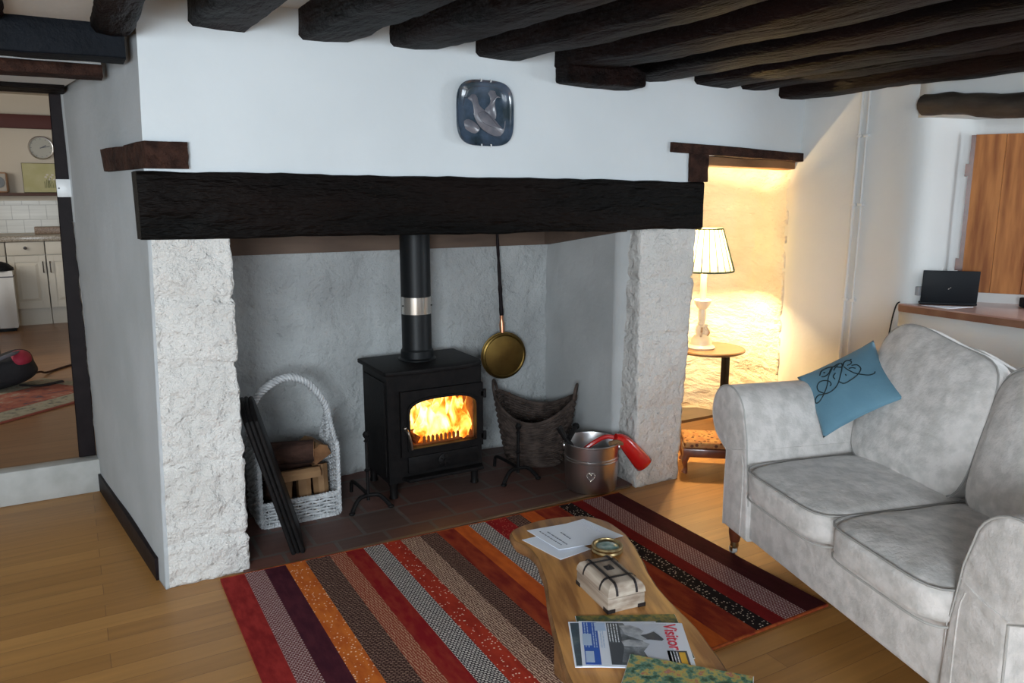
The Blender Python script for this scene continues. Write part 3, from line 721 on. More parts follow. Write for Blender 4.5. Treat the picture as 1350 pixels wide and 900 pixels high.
for i, p in enumerate(rrect(BX0-.006, BX1+.006, BY0-.006, BY1+.006, .03, .018)):
    m.tube([(p.x, p.y, .004), (p.x+.008*math.sin(i), p.y, .028)], .0045, 5)
obj('foot_border', m, WWICK, t, world=True)
def rope(m, path, R, r=.0055, turns=1.0, strands=3):
    P = [Vector(p) for p in path]; L = sum((b-a).length for a, b in zip(P, P[1:]))
    n = len(P)
    m.tube(P, R*.8, 8)
    for s in range(strands):
        Q = []; prev = None; acc = 0
        for i, p in enumerate(P):
            d = (P[min(i+1, n-1)]-P[max(i-1, 0)]).normalized()
            u = d.cross(Vector((0, 1, 0)));
            if u.length < .2: u = d.cross(Vector((1, 0, 0)))
            u.normalize(); w = d.cross(u); a = acc*turns*2*PI/.05+2*PI*s/strands
            Q.append(p+(u*math.cos(a)+w*math.sin(a))*R*.75)
            if i < n-1: acc += (P[i+1]-p).length
        m.tube(Q, r, 5)
ym = (BY0+BY1)/2-.02
m = MB(); rope(m, bez([(BX0+.002, ym+.02, .36), (BX0, ym, .50), (BX0+.03, ym, .585), (BX0+.10, ym, .645), (BX0+.18, ym, .668), (BX0+.255, ym, .640), (BX0+.315, ym, .575), (BX1-.005, ym, .49), (BX1, ym, .36)], 150), .016, .0072, 1.0)
obj('handle', m, WWICK, t, world=True)
m = MB()
for xx in (BX0, BX1):
    rope(m, bez([(xx, BY0+.006, .02), (xx, BY0+.006, .20), (xx, BY0+.008, .345), (xx, BY0+.03, .372), (xx, BY0+.09, .43), (xx, ym, .50)], 90), .010, .0045)
    rope(m, bez([(xx, ym, .50), (xx, (ym+BY1)/2, .41), (xx, BY1-.005, .285)], 30), .009, .0045)
rope(m, [(BX0+.36*i/24, BY1, .285) for i in range(25)], .009, .0045)
rope(m, [(BX0+.36*i/24, BY0, .118) for i in range(25)], .010, .005)
obj('rim', m, WWICK, t, world=True)

def log(name_, a, b, r, kind, label, wedge=None):
    """firewood: round with bark, or split wedge"""
    a, b = Vector(a), Vector(b); t = thing('firewood_log', label, 'log', tuple((a+b)/2), group='firewood in the white basket')
    d = (b-a).normalized(); u = d.cross(Vector((0, 0, 1))).normalized(); w = u.cross(d)
    pr = []
    if kind == 'round':
        pr = [(math.cos(2*PI*i/16)*r*(1+.08*nz(i*.7, r, a.x, 1)), math.sin(2*PI*i/16)*r*(1+.08*nz(i*.7, a.y, 2, 1))) for i in range(16)]
        mats = [BARK, ENDW]
    else:
        ang = wedge or 0
        raw = [(-r, -.7*r), (r*.9, -.75*r), (r, .2*r), (r*.5, .75*r), (-.6*r, .7*r), (-1.02*r, .0)]
        pr = [(x*math.cos(ang)-y*math.sin(ang), x*math.sin(ang)+y*math.cos(ang)) for x, y in raw]; mats = [SPLIT, ENDW]
    m = MB(); n = 10; rings = []
    for i in range(n+1):
        c = a.lerp(b, i/n); rings.append([m.bm.verts.new(c+u*x*(1+.06*nz(i*.4, x*20, 1, 1))+w*y*(1+.06*nz(i*.4, y*20, 5, 1))) for x, y in pr])
    K = len(pr)
    for p, q in zip(rings, rings[1:]):
        for i in range(K): m.face([p[i], p[(i+1) % K], q[(i+1) % K], q[i]])
    o = obj('bark' if kind == 'round' else 'split_body', m, mats[0], t, world=True, angle=40)
    off = .0008
    ea = [a-d*off+u*x+w*y for x, y in pr]; eb = [b+d*off+u*x+w*y for x, y in pr]
    for E_, s_ in ((ea, -1), (eb, 1)):
        m = MB(); lo = [m.bm.verts.new(p-d*s_*.003) for p in E_]; hi = [m.bm.verts.new(p+d*s_*.0006) for p in E_]
        m.face(hi); m.face(lo[::-1])
        for i in range(K): m.face([lo[i], lo[(i+1) % K], hi[(i+1) % K], hi[i]])
        obj('cut_end', m, mats[1], t, world=True, smooth=False)
log('l', (.70, 3.60, .305), (.93, 3.53, .305), .055, 'round', 'thick dark-barked log on top of the pile, lying across the basket')
log('l', (.95, 3.50, .30), (.93, 3.70, .29), .048, 'split', 'split log with its brown face at the upper right of the pile', .5)
log('l', (.725, 3.475, .225), (.935, 3.485, .222), .030, 'split', 'pale split log lying level below the dark barked log', .1)
log('l', (.765, 3.47, .07), (.79, 3.53, .195), .028, 'split', 'narrow pale wedge standing upright near the left of the pile', .3)
log('l', (.865, 3.49, .055), (.870, 3.52, .188), .034, 'split', 'brown split log standing under the middle of the pile', .2)
log('l', (.945, 3.50, .055), (.950, 3.54, .235), .034, 'split', 'brown split log standing at the right side of the pile', .9)
log('l', (.69, 3.66, .10), (.96, 3.66, .10), .050, 'round', 'barked log low at the back of the basket')
log('l', (.69, 3.665, .205), (.96, 3.665, .205), .048, 'round', 'barked log resting on the rear bottom log')

# folded fire screen leaning on the left pier
t = thing('fire_screen', 'folded black fire screen leaning against the left stone pier', 'fire screen', (.73, 3.2, .01))
for k, (dx, yo, zo) in enumerate(((0, 0, 0), (-.019, .006, .004), (-.038, .002, .006))):
    # panel plane: bottom at x=.76, top at x=.60, running back in y
    b = MB(); L = .655; ang = math.atan2(.165, .62)
    W = .29
    M = Matrix.Translation((.752+dx, 3.112+yo, .013)) @ Matrix.Rotation(math.radians(-10), 4, 'Z') @ Matrix.Rotation(-ang, 4, 'Y')
    pr = [(0, 0), (W, 0), (W, L*.93), (W*.8, L*.99), (W*.5, L), (W*.2, L*.985), (0, L*.93)]
    # frame
    Mx = M @ Matrix(((0, 0, 1, 0), (1, 0, 0, 0), (0, 1, 0, 0), (0, 0, 0, 1)))
    m = MB(); m.prism(pr, -.010, .010, M=Mx, bevel=.004)
    p = obj('panel', m, mat('screen_black%d' % k, (.004, .004, .005), .5, bumps=((30, .2, .003),), spec=.15), t, world=True, angle=30)
    m = MB(); m.tube([Mx @ Vector((a, b_, 0)) for a, b_ in pr], .0105, 10, closed=True); o = obj('frame', m, IRON, p); to_local(o, t)

# ------------------------------------------------------------------ brown wicker basket
t = thing('wicker_basket', 'dark brown boat-shaped wicker basket with ring handles, right of the stove', 'basket', (2.13, 3.60, .008))
CX, CY = 2.13, 3.60
def rimz(a): return .275+.125*math.cos(a)**2+.03*max(0, math.sin(a))
def bpos(a, v, off=0):
    rx = .155+.075*v**.8+off; ry = .110+.055*v**.8+off; z = .02+(rimz(a)-.02)*v
    return Vector((CX+rx*math.cos(a), CY+ry*math.sin(a), z))
m = MB(); NR = 23
for k in range(NR):
    v = (k+.5)/NR; m.tube([bpos(2*PI*i/144, v, .0045*math.cos(PI*i/4+PI*k)) for i in range(144)], .0068, 6, closed=True)
obj('woven_body', m, DWICK, t, world=True)
m = MB()
for i in range(36): m.tube([bpos(2*PI*i/36, v) for v in (0, .33, .66, 1)], .004, 5)
obj('stakes', m, DWICK, t, world=True)
m = MB(); m.tube([bpos(2*PI*i/60, 1.0) for i in range(60)], .009, 7, closed=True); obj('rim', m, DWICK, t, world=True)
m = MB(); m.lathe([(0, 0), (.155, 0), (.155, .012), (0, .012)], (CX, CY, .012), 40, sy=.70); obj('base', m, DWICK, t, world=True)
for s in (-1, 1):
    m = MB(); c = Vector((CX+s*.225, CY-.01, .388))
    m.tube([c+Vector((s*.012*math.sin(a), .038*math.cos(a), .065*math.sin(a)+.02)) for a in [2*PI*i/28 for i in range(28)]], .008, 7, closed=True); obj('ring_handle', m, DWICK, t, world=True)

t.location = (2.205, 3.605, .008); t.rotation_euler = (0, 0, math.radians(-42))
# ------------------------------------------------------------------ bucket
BC = (2.262, 3.135)
t = thing('steel_bucket', 'galvanised steel bucket with an embossed heart beside the right pier', 'bucket', (BC[0], BC[1], .01))
m = MB(); prof = [(0, .012), (.128, .012), (.130, .010), (.133, .018), (.1365, .10), (.1385, .165), (.142, .169), (.1385, .173), (.1385, .179), (.142, .183), (.1385, .187), (.1405, .248), (.145, .252), (.145, .257), (.139, .258), (.137, .25), (.130, .03), (0, .022)]
m.lathe(prof, (BC[0], BC[1], 0), 64); obj('pail', m, STEEL, t, world=True)
m = MB(); ha = math.atan2(-BC[1], -BC[0])+.0
H = []
for i in range(26):
    a = 2*PI*i/26; hx = 16*math.sin(a)**3; hz = 13*math.cos(a)-5*math.cos(2*a)-2*math.cos(3*a)-math.cos(4*a)
    ph = ha+hx*.0013/.137; H.append((BC[0]+.1405*math.cos(ph), BC[1]+.1405*math.sin(ph), .108+hz*.0015))
for i in range(26): m.ball(H[i], .0030, n=5)
obj('heart_emblem', m, CHROME, t, world=True)
for s in (ha+PI/2, ha-PI/2):
    m = MB(); c = (BC[0]+.141*math.cos(s), BC[1]+.141*math.sin(s), .225); m.ball(c, .012, (1, 1, 1.3), 8); obj('handle_lug', m, STEEL, t, world=True)
# red scoop with wooden handle
t = thing('fireside_scoop', 'glossy red flared scoop with wooden handle hanging over the bucket rim', 'scoop', (2.40, 3.09, .27))
P = bez([(2.352, 3.055, .276), (2.395, 3.045, .258), (2.435, 3.03, .212), (2.500, 3.00, .125)], 20); R_ = [.024+.025*(i/(len(P)-1))**.9 for i in range(len(P))]
b = MB(); b.tube(P, R_, 22, flat=1.0)
# open the mouth
fs = [f for f in b.bm.faces if len(f.verts) > 6 and (f.calc_center_median()-P[-1]).length < .01]; bmesh.ops.delete(b.bm, geom=fs, context='FACES_ONLY')
o = obj('funnel', b, REDG, t, world=True); md = o.modifiers.new('thick', 'SOLIDIFY'); md.thickness = .003
d = (P[-1]-P[-2]).normalized()
m = MB(); q = P[-1]-d*.004; m.tube([q-d*.03, q], [.040, .0455], 22); obj('lining', m, WHITEIN, t, world=True, label='pale inside of the red funnel')
m = MB(); m.tube([(2.30, 3.03, .262), (2.345, 3.03, .262), (2.40, 3.03, .245)], [.012, .014, .012], 10); obj('wooden_handle', m, SPLIT, t, world=True)
m = MB(); m.tube(bez([(2.21, 3.13, .215), (2.26, 3.11, .252), (2.315, 3.09, .278), (2.350, 3.065, .278)], 14), .012, 8)
obj('strap', m, REDG, t, world=True)
t = thing('hearth_brush', 'blackened hearth brush with a cross grip leaning out of the steel bucket', 'brush', (2.17, 3.15, .25))
m = MB(); m.tube([(2.225, 3.12, .10), (2.10, 3.20, .335)], .016, 10); obj('handle', m, IRON, t, world=True)
m = MB(); m.tube([(2.135, 3.16, .275), (2.215, 3.215, .315)], .014, 10); m.ball((2.218, 3.217, .317), .019, n=8); obj('cross_grip', m, IRON, t, world=True)
m = MB(); m.tube([(2.215, 3.125, .12), (2.235, 3.11, .06)], [.02, .032], 10); obj('bristles', m, BLACKF, t, world=True)

# ------------------------------------------------------------------ wall plate with birds
t = thing('wall_plate', 'rounded-square dark blue ceramic plate with two pale birds on the white wall', 'plate', (1.605, 3.07, 1.843))
PM = Matrix.Translation((1.606, 3.062, 1.843)) @ Matrix.Rotation(PI/2, 4, 'X')
def sq(a, r, k): 
    c, s = math.cos(a), math.sin(a); q = (abs(c)**k+abs(s)**k)**(-1/k); return (r*1.0*q*c, r*.985*q*s)
m = MB(); N = 72; rings = []
for (s, z) in [(.60, -.008), (.95, .006), (1.0, .016), (1.0, .021), (.985, .023), (.955, .019), (.90, .011), (.6, .006), (.3, .005), (.02, .005)]:
    rings.append([m.bm.verts.new(PM @ Vector((*sq(2*PI*i/N, .138*s, 3.6), z))) for i in range(N)])
for i, (a, b) in enumerate(zip(rings, rings[1:])):
    for j in range(N): m.face([a[j], a[(j+1) % N], b[(j+1) % N], b[j]])
m.face(rings[0][::-1]); m.face(rings[-1])
GLZ = mat('blue_grey_glaze', (.07, .10, .15), .16, var=(.02, .035, .045), vscale=13, vdet=5, coat=.7)
obj('dish', m, GLZ, t, world=True, angle=60)
BIRD = mat('bird_glaze', (.19, .18, .20), .3, var=(.12, .125, .15), vscale=30, coat=.5)
BIRDD = mat('bird_line', (.05, .05, .065), .3, coat=.5)
def relief(name, pts, z, mt, par, h=.0035):
    m = MB(); m.prism([(p[0]*1.2+.004, p[1]*1.2) for p in pts], z, z+h, M=PM, bevel=.0012, seg=1); return obj(name, m, mt, par, world=True, angle=60)
def sp(pts, n=60): return [(v.x, v.y) for v in bez([(a, b, 0) for a, b in pts+[pts[0]]], n)[:-1]]
bird1 = sp([(-.070, .048), (-.055, .062), (-.040, .064), (-.030, .052), (-.024, .030), (-.004, .012), (.030, -.010), (.060, -.040), (.075, -.048), (.080, -.020), (.088, -.035), (.080, -.065), (.050, -.078), (.010, -.066), (-.022, -.045), (-.042, -.015), (-.046, .015), (-.052, .036)])
bird2 = sp([(.012, .070), (.022, .082), (.040, .080), (.047, .066), (.064, .058), (.047, .056), (.040, .036), (.046, .008), (.040, -.018), (.012, -.002), (.000, .014), (.018, .034), (.022, .052)])
bird3 = sp([(-.088, -.030), (-.070, -.022), (-.045, -.030), (-.022, -.052), (-.040, -.070), (-.070, -.062), (-.088, -.048)])
relief('bird_motif', bird2, .0045, BIRD, t); relief('bird_motif', bird3, .0045, BIRD, t); o = relief('bird_motif', bird1, .005, BIRD, t)
m = MB()
for pl in ([(-.030, -.002), (-.010, -.030), (.030, -.046), (.070, -.050)], [(-.026, .000), (-.004, .006), (.024, -.014), (.05, -.04)], [(-.060, .056), (-.078, .050)], [(-.02, -.05), (.02, -.075), (.06, -.082)], [(-.09, .02), (-.06, .085), (.05, .09), (.08, .06)]):
    m.tube([PM @ Vector((a*1.2+.004, b*1.2, .0092)) for a, b in [(v.x, v.y) for v in bez([(p, q, 0) for p, q in pl], 14)]], .0009, 5)
obj('bird_outline', m, BIRDD, t, world=True)
for a in (-.022, .024):
    for s_ in (1, -1):
        m = MB(); m.box(a-.002, a+.002, s_*.134-.006, s_*.134+.006, .012, .026, M=PM); obj('hanger_clip', m, WHITEP, t, world=True)

# ------------------------------------------------------------------ lamp and lamp table in the alcove
LX, LY, TZ = 3.335, 3.50, .575
t = thing('lamp_table', 'round-topped dark wooden side table in the alcove under the lamp', 'side table', (3.40, 3.48, 0))
m = MB(); m.lathe([(0, 0), (.208, 0), (.217, .006), (.217, .014), (.211, .02), (0, .02)], (3.385, 3.48, TZ-.02), 48); obj('table_top', m, TROPT, t, world=True)
for (x, y) in ((3.470, 3.42), (3.10, 3.44), (3.22, 3.64)):
    m = MB(); m.box(x-.019, x+.019, y-.019, y+.019, 0, TZ-.02, bevel=.003); obj('leg', m, DARKTRIM, t, world=True)
m = MB(); m.prism([(3.09, 3.40), (3.48, 3.40), (3.40, 3.58), (3.24, 3.66), (3.18, 3.64)], .150, .168); obj('lower_shelf', m, TROPT, t, world=True)
t = thing('table_lamp', 'lit table lamp with pleated cream shade on a cream ceramic figure base', 'lamp', (LX, LY, TZ))
m = MB()
m.lathe([(0, 0), (.082, 0), (.086, .008), (.078, .018), (.066, .024), (.062, .052), (.058, .060), (.050, .066), (.048, .070), (0, .070)], (LX, LY, TZ), 40)
obj('base', m, CERAM, t, world=True)
m = MB(); m.lathe([(0, .17), (.020, .17), (.024, .185), (.024, .225), (.020, .24), (.032, .25), (.048, .275), (.052, .296), (.048, .30), (0, .295)], (LX, LY, TZ), 32)
obj('candle_cup', m, CERAM, t, world=True)
m = MB()
m.ball((LX-.012, LY, TZ+.11), .03, (1, .9, 1.4)); m.ball((LX+.022, LY-.012, TZ+.10), .024, (1, .9, 1.2)); m.ball((LX-.016, LY-.006, TZ+.155), .017); m.ball((LX+.028, LY-.010, TZ+.135), .013); m.tube([(LX-.005, LY-.02, TZ+.12), (LX+.03, LY-.026, TZ+.09)], .008, 8); m.lathe([(.05, .068), (.044, .078), (.02, .09), (.018, .172)], (LX, LY, TZ), 20)
obj('figure', m, CERAM, t, world=True)
m = MB(); m.tube([(LX-.030, LY-.028, TZ+.075), (LX-.028, LY-.034, TZ+.135)], .007, 8); m.tube(bez([(LX+.01, LY-.036, TZ+.075), (LX+.03, LY-.038, TZ+.10), (LX+.012, LY-.034, TZ+.13)], 10), .005, 8)
obj('figure_detail', m, CERDEC, t, world=True)
m = MB(); m.tube([(LX, LY, TZ+.29), (LX, LY, TZ+.56)], .019, 16); obj('candle_stem', m, CERAM, t, world=True)
# pleated shade
SH = bpy.data.materials.new('shade_cloth'); SH.use_nodes = True; g = SH.node_tree; g.nodes.remove(g.nodes['Principled BSDF'])
df = nd(g, 'ShaderNodeBsdfDiffuse'); df.inputs[0].default_value = (.72, .70, .62, 1); tl = nd(g, 'ShaderNodeBsdfTranslucent'); tl.inputs[0].default_value = (.80, .80, .66, 1); mx = nd(g, 'ShaderNodeMixShader'); mx.inputs[0].default_value = .10
g.links.new(df.outputs[0], mx.inputs[1]); g.links.new(tl.outputs[0], mx.inputs[2]); g.links.new(mx.outputs[0], g.nodes['Material Output'].inputs[0])
SZ0, SZ1 = 1.052, 1.302
m = MB(); NP = 44; rings = []
for k in range(7):
    u = k/6; z = SZ0+(SZ1-SZ0)*u; ring = []
    for i in range(NP*4):
        a = 2*PI*i/(NP*4); r = .170-.075*u; r += .0045*(1 if (i % 4) in (0, 1) else -1); ring.append(m.bm.verts.new((LX+r*math.cos(a), LY+r*math.sin(a), z)))
    rings.append(ring)
for a, b in zip(rings, rings[1:]):
    for i in range(NP*4): m.face([a[i], a[(i+1) % (NP*4)], b[(i+1) % (NP*4)], b[i]])
sh = obj('lamp_shade', m, SH, t, world=True, angle=20)
TG = mat('green_braid', (.05, .09, .06), .8)
for rr_, zz_, k_ in ((.173, SZ0, 48), (.097, SZ1, 40)):
    m = MB(); m.tube([(LX+rr_*math.cos(a), LY+rr_*math.sin(a), zz_) for a in [2*PI*i/k_ for i in range(k_)]], .0055, 6, closed=True)
    o = obj('green_trim', m, TG, sh); to_local(o, t)
m = MB()
for i in range(22):
    a = 2*PI*(i+.5)/22; m.tube([(LX+.1765*math.cos(a), LY+.1765*math.sin(a), SZ0+.003), (LX+.1015*math.cos(a), LY+.1015*math.sin(a), SZ1-.003)], .0028, 4)
o = obj('pleat_line', m, TG, sh); to_local(o, t)
m = MB(); m.ball((LX, LY, 1.19), .028, (1, 1, 1.3), 10); obj('bulb', m, emis('bulb_glow', (1, .72, .38), 40), t, world=True)
# cable trailing on floor in alcove
m = MB(); m.tube(bez([(2.95, 3.75, .16), (3.05, 3.62, .10), (3.14, 3.48, .09), (3.22, 3.40, .02), (3.10, 3.30, .008)], 30), .004, 6); m.tube(bez([(2.96, 3.74, .20), (3.10, 3.55, .12), (3.20, 3.42, .06), (3.34, 3.36, .008)], 30), .003, 6)
tag(obj('lamp_cable', m, CEDGE), 'pale electric cables looping down behind the footstool in the alcove', 'cable')

# footstool
t = thing('footstool', 'low wooden footstool with a patterned tapestry top, partly behind the sofa', 'footstool', (2.98, 2.95, 0), math.radians(-62))
TAP = dots('tapestry', (.36, .16, .07), (.12, .05, .03), 38, .34, (.42, .25, .10))
m = MB(); m.box(-.03, .30, .0, .26, .10, .150, bevel=.008)
o = obj('frame', m, WALNUT, t)
m = MB(); m.box(-.025, .295, .005, .255, .148, .185, bevel=.016, seg=3); obj('tapestry_pad', m, TAP, t)
for (x, y) in ((-.01, .02), (.28, .02), (-.01, .24), (.28, .24)):
    m = MB(); m.tube(bez([(x, y, .11), (x-.008, y-.006, .075), (x-.002, y-.002, .035), (x-.010, y-.008, .008)], 12), [.022, .021, .02, .019, .017, .015, .013, .012, .012, .013, .016, .018, .016][:13], 10); obj('leg', m, WALNUT, t)
t.location = (2.825, 3.02, 0); t.rotation_euler = (0, 0, math.radians(-38))

# ------------------------------------------------------------------ sofa
SR = math.atan2(-.962, -.274)
t = thing('sofa', 'pale grey velvet two-seat sofa with rolled arms on the right', 'sofa', (2.31, 2.25, 0), SR)
def armprof(flip):
    P = [(.19, .13), (0, .13), (-.004, .30), (.0, .455)]
    for i in range(1, 20):
        a = -PI/2-(.12)-(PI*1.42-.1)*i/20; P.append((.0+.130*math.cos(a), .600+.130*math.sin(a)))
    P += [(.150, .545), (.156, .50), (.163, .45), (.175, .38), (.187, .28)]
    if flip: P = [(1.385-x, z) for x, z in P][::-1]
    return P
for fl in (0, 1):
    m = MB(); pr = armprof(fl); SW = Matrix(((1, 0, 0, 0), (0, 0, 1, 0), (0, 1, 0, 0), (0, 0, 0, 1)))
    b = bmesh.new(); n = 14; rings = []
    for k in range(n+1):
        y = .86*k/n; ring = []
        for (x, z) in pr:
            e = .004*nz(x*3, y*3, z*3+fl*9, 1.2); zz = z
            ring.append(b.verts.new((x+e, y, zz+e)))
        rings.append(ring)
    K = len(pr)
    for p, q in zip(rings, rings[1:]):
        for i in range(K): b.faces.new([p[i], p[(i+1) % K], q[(i+1) % K], q[i]])
    f0 = b.faces.new(rings[0][::-1]); b.faces.new(rings[-1])
    bmesh.ops.recalc_face_normals(b, faces=b.faces[:])
    bmesh.ops.bevel(b, geom=[e for e in f0.edges], offset=.014, segments=3, profile=.5, affect='EDGES')
    m.merge(b)
    arm = obj('arm', m, SOFA, t, angle=60)
    m = MB(); m.tube([(x, .005, z) for x, z in pr[1:]], .0035, 6)
    obj('piping', m, PIPING, arm)
    # welt across inside of arm where scroll meets post, and post panel line
    m = MB(); xi = .196 if not fl else 1.385-.196; m.tube([(xi-(.004 if not fl else -.004), .012, .145), (xi-(.012 if not fl else -.012)*1.0, .006, .45)], .0015, 6); xp = .055 if not fl else 1.33
    m.tube(bez([(xp+.09*(1 if not fl else -1), -.001, .14), (xp+.09*(1 if not fl else -1), -.001, .40), (xp+.075*(1 if not fl else -1), -.001, .475)], 14), .002, 6)
    m.tube(bez([(-.006 if not fl else 1.391, .0, .468), (.07 if not fl else 1.315, -.002, .478), (.152 if not fl else 1.233, .003, .505)], 14), .0025, 6)
    m.tube([(.156 if not fl else 1.229, .02+.6*i/10, .500) for i in range(11)], .002, 6)
    obj('seam', m, SOFA, arm)
m = MB(); m.box(.15, 1.235, .018, .80, .13, .352, bevel=.02, seg=3)
obj('base_rail', m, SOFA, t)
def cushion(sx, sy, sz, n=18, pe=5.0, edge=.62):
    b = bmesh.new(); bmesh.ops.create_cube(b, size=2); bmesh.ops.subdivide_edges(b, edges=b.edges[:], cuts=n, use_grid_fill=True)
    for v in b.verts:
        x, y, z = v.co; q = (abs(x)**pe+abs(y)**pe)**(1/pe) or 1; mx_ = max(abs(x), abs(y))
        s = mx_/q if q else 1; x2, y2 = x*s, y*s
        prof = edge+(1-edge)*max(0, (1-abs(x)**3))*max(0, (1-abs(y)**3))
        ez = math.copysign(min(abs(z), 1), z); r = 1-.10*abs(ez)**6
        v.co = (x2*sx/2*r if mx_ > .999 else x2*sx/2*(1-.10*abs(ez)**6 if mx_ > .9 else 1-.10*(mx_/1.0)**8*abs(ez)**6), y2*sy/2*(1-.10*abs(ez)**6*(mx_**8)), ez*sz/2*prof)
    return b
def cush_obj(name, M, sx, sy, sz, mt, par, edge=.62, seed=0, pipe=True, wr=.004):
    b = cushion(sx, sy, sz, edge=edge)
    for v in b.verts: v.co.z += wr*nz(v.co.x+seed, v.co.y, v.co.z, 7); 
    m = MB(); m.merge(b, M); o = obj(name, m, mt, par, angle=180)
    if pipe:
        for s in (1, -1):
            m = MB(); P = []
            for i in range(64):
                a = 2*PI*i/64; c, q = math.cos(a), math.sin(a); k = (abs(c)**7+abs(q)**7)**(-1/7); P.append(M @ Vector((c*k*sx/2*.975, q*k*sy/2*.975, s*sz/2*edge*.93)))
            m.tube(P, .0036, 6, closed=True); obj('piping', m, PIPD if s == 1 else PIPING, o)
    return o
cush_obj('seat_cushion', Matrix.Translation((.455, .275, .405)) @ Matrix.Rotation(math.radians(1), 4, 'X'), .540, .66, .165, SOFA, t, .72, 1)
cush_obj('seat_cushion', Matrix.Translation((.968, .275, .405)) @ Matrix.Rotation(math.radians(1), 4, 'X'), .520, .66, .165, SOFA, t, .72, 5)
# back frame with serpentine top
m = MB(); n = 24; b = bmesh.new(); rows = []
for i in range(n+1):
    u = i/n; x = .02+1.345*u; zt = .845+.085*math.exp(-((u-.26)/.17)**2)+.085*math.exp(-((u-.74)/.17)**2)
    pr = [(.66, .13), (.66, .45), (.715, zt-.03), (.735, zt-.004), (.765, zt), (.80, zt-.01), (.815, zt-.05), (.80, .45), (.78, .13)]
    rows.append([b.verts.new((x, y+.03, z)) for y, z in pr])
for p, q in zip(rows, rows[1:]):
    for k in range(9): b.faces.new([p[k], p[(k+1) % 9], q[(k+1) % 9], q[k]])
b.faces.new(rows[0][::-1]); b.faces.new(rows[-1]); m.merge(b)
bf = obj('back_frame', m, SOFA, t, angle=50)
m = MB(); m.tube([(r[4].co if False else (.02+1.345*i/n, .79, .845+.085*math.exp(-((i/n-.26)/.17)**2)+.085*math.exp(-((i/n-.74)/.17)**2)+.001)) for i, r in enumerate(rows)] if False else [(.02+1.345*i/n, .78, .8465+.085*math.exp(-((i/n-.26)/.17)**2)+.085*math.exp(-((i/n-.74)/.17)**2)) for i in range(n+1)], .005, 6); obj('piping', m, PIPING, bf)
def backcush(x0, x1, seed, M2=Matrix.Identity(4), hump=0.3):
    b = cushion(x1-x0, .55, .19, edge=.55)
    w = x1-x0
    for v in b.verts:
        u = v.co.x/w+.5; f = max(0, v.co.y/.275)
        v.co.y += f*(.055*math.exp(-((u-hump)/.36)**2)-.022)   # arched top
        v.co.z += .006*nz(v.co.x+seed, v.co.y, v.co.z, 6)
    m = MB(); m.merge(b, M2); return m
for (x0, x1, sd_, hp) in ((.145, .735, 2, .24), (.735, 1.30, 8, .76)):
    Mb = Matrix.Translation(((x0+x1)/2, .565, .705)) @ Matrix.Rotation(math.radians(74), 4, 'X')
    o = obj('back_cushion', backcush(x0, x1, sd_, Mb, hp), SOFA, t, angle=180)
    w = x1-x0; m = MB(); P = []
    for i in range(72):
        a = 2*PI*i/72; c, q = math.cos(a), math.sin(a); k = (abs(c)**6+abs(q)**6)**(-1/6); yy = q*k*.272; xx = c*k*w/2*.985; u = xx/w+.5; f = max(0, yy/.275); yy += f*(.055*math.exp(-((u-hp)/.36)**2)-.022)
        P.append(Mb @ Vector((xx, yy, .030)))
    m.tube(P, .0038, 6, closed=True); obj('piping', m, PIPD, o)
for (x, y) in ((.035, .045), (1.35, .045), (.06, .76), (1.33, .76)):
    m = MB(); m.lathe([(.0, .132), (.026, .132), (.027, .10), (.020, .062), (.015, .058), (0, .058)], (x, y, 0), 20); lg = obj('leg', m, WALNUT, t)
    m = MB(); m.lathe([(0, .06), (.017, .06), (.018, .040), (.013, .036), (.011, .030), (0, .030)], (x, y, 0), 16); m.box(x-.012, x+.004, y-.014, y+.014, .016, .034)
    obj('brass_cup', m, BRASS2, lg)
    m = MB(); m.lathe([(0, -.010), (.017, -.010), (.019, 0), (.017, .010), (0, .010)], n=20, M=Matrix.Translation((x-.010, y, .0195)) @ Matrix.Rotation(PI/2, 4, 'X') @ Matrix.Rotation(0, 4, 'Z')); obj('castor_wheel', m, CAST, lg)

# blue cushion with monogram
TLc, TRc, BRc, BLc = Vector((2.650, 2.195, .738)), Vector((2.840, 1.985, .915)), Vector((2.660, 1.705, .760)), Vector((2.550, 1.965, .548))
t = thing('blue_cushion', 'light blue scatter cushion with a dark curly monogram on the sofa arm', 'cushion', tuple((TLc+TRc+BRc+BLc)/4))
ctr = (TLc+TRc+BRc+BLc)/4; nrm = (TRc-BLc).cross(TLc-BRc).normalized()
if nrm.dot(-ctr) < 0: nrm = -nrm
def pil(u, v, off=0.0, side=1):
    # pinch edges
    uu, vv = u, v
    k = .045; uu = u+k*math.sin(PI*v)*(1 if u < .5 else -1)*(abs(2*u-1)**2); vv = v+k*math.sin(PI*u)*(1 if v < .5 else -1)*(abs(2*v-1)**2)
    p = TLc.lerp(TRc, uu).lerp(BLc.lerp(BRc, uu), vv)
    h = .052*(max(0, math.sin(PI*u))**.55)*(max(0, math.sin(PI*v))**.55)
    h += .004*nz(u*3, v*3, 2, 1.5)*min(1, 10*u*(1-u)*v*(1-v)) - (.009*math.exp(-((u-.50-.1*(v-.6))/.022)**2)*max(0, min(1, (v-.55)*6))*max(0, 1-v))*2
    return p+nrm*(side*h+off)
m = MB(); N = 30
for sd_ in (1, -1):
    g = [[m.bm.verts.new(pil(i/N, j/N, 0, sd_)) for i in range(N+1)] for j in range(N+1)]
    for j in range(N):
        for i in range(N): m.face([g[j][i], g[j][i+1], g[j+1][i+1], g[j+1][i]])
bmesh.ops.remove_doubles(m.bm, verts=m.bm.verts, dist=.0008)
pc = obj('cushion_cover', m, BLUEC, t, world=True, angle=180)
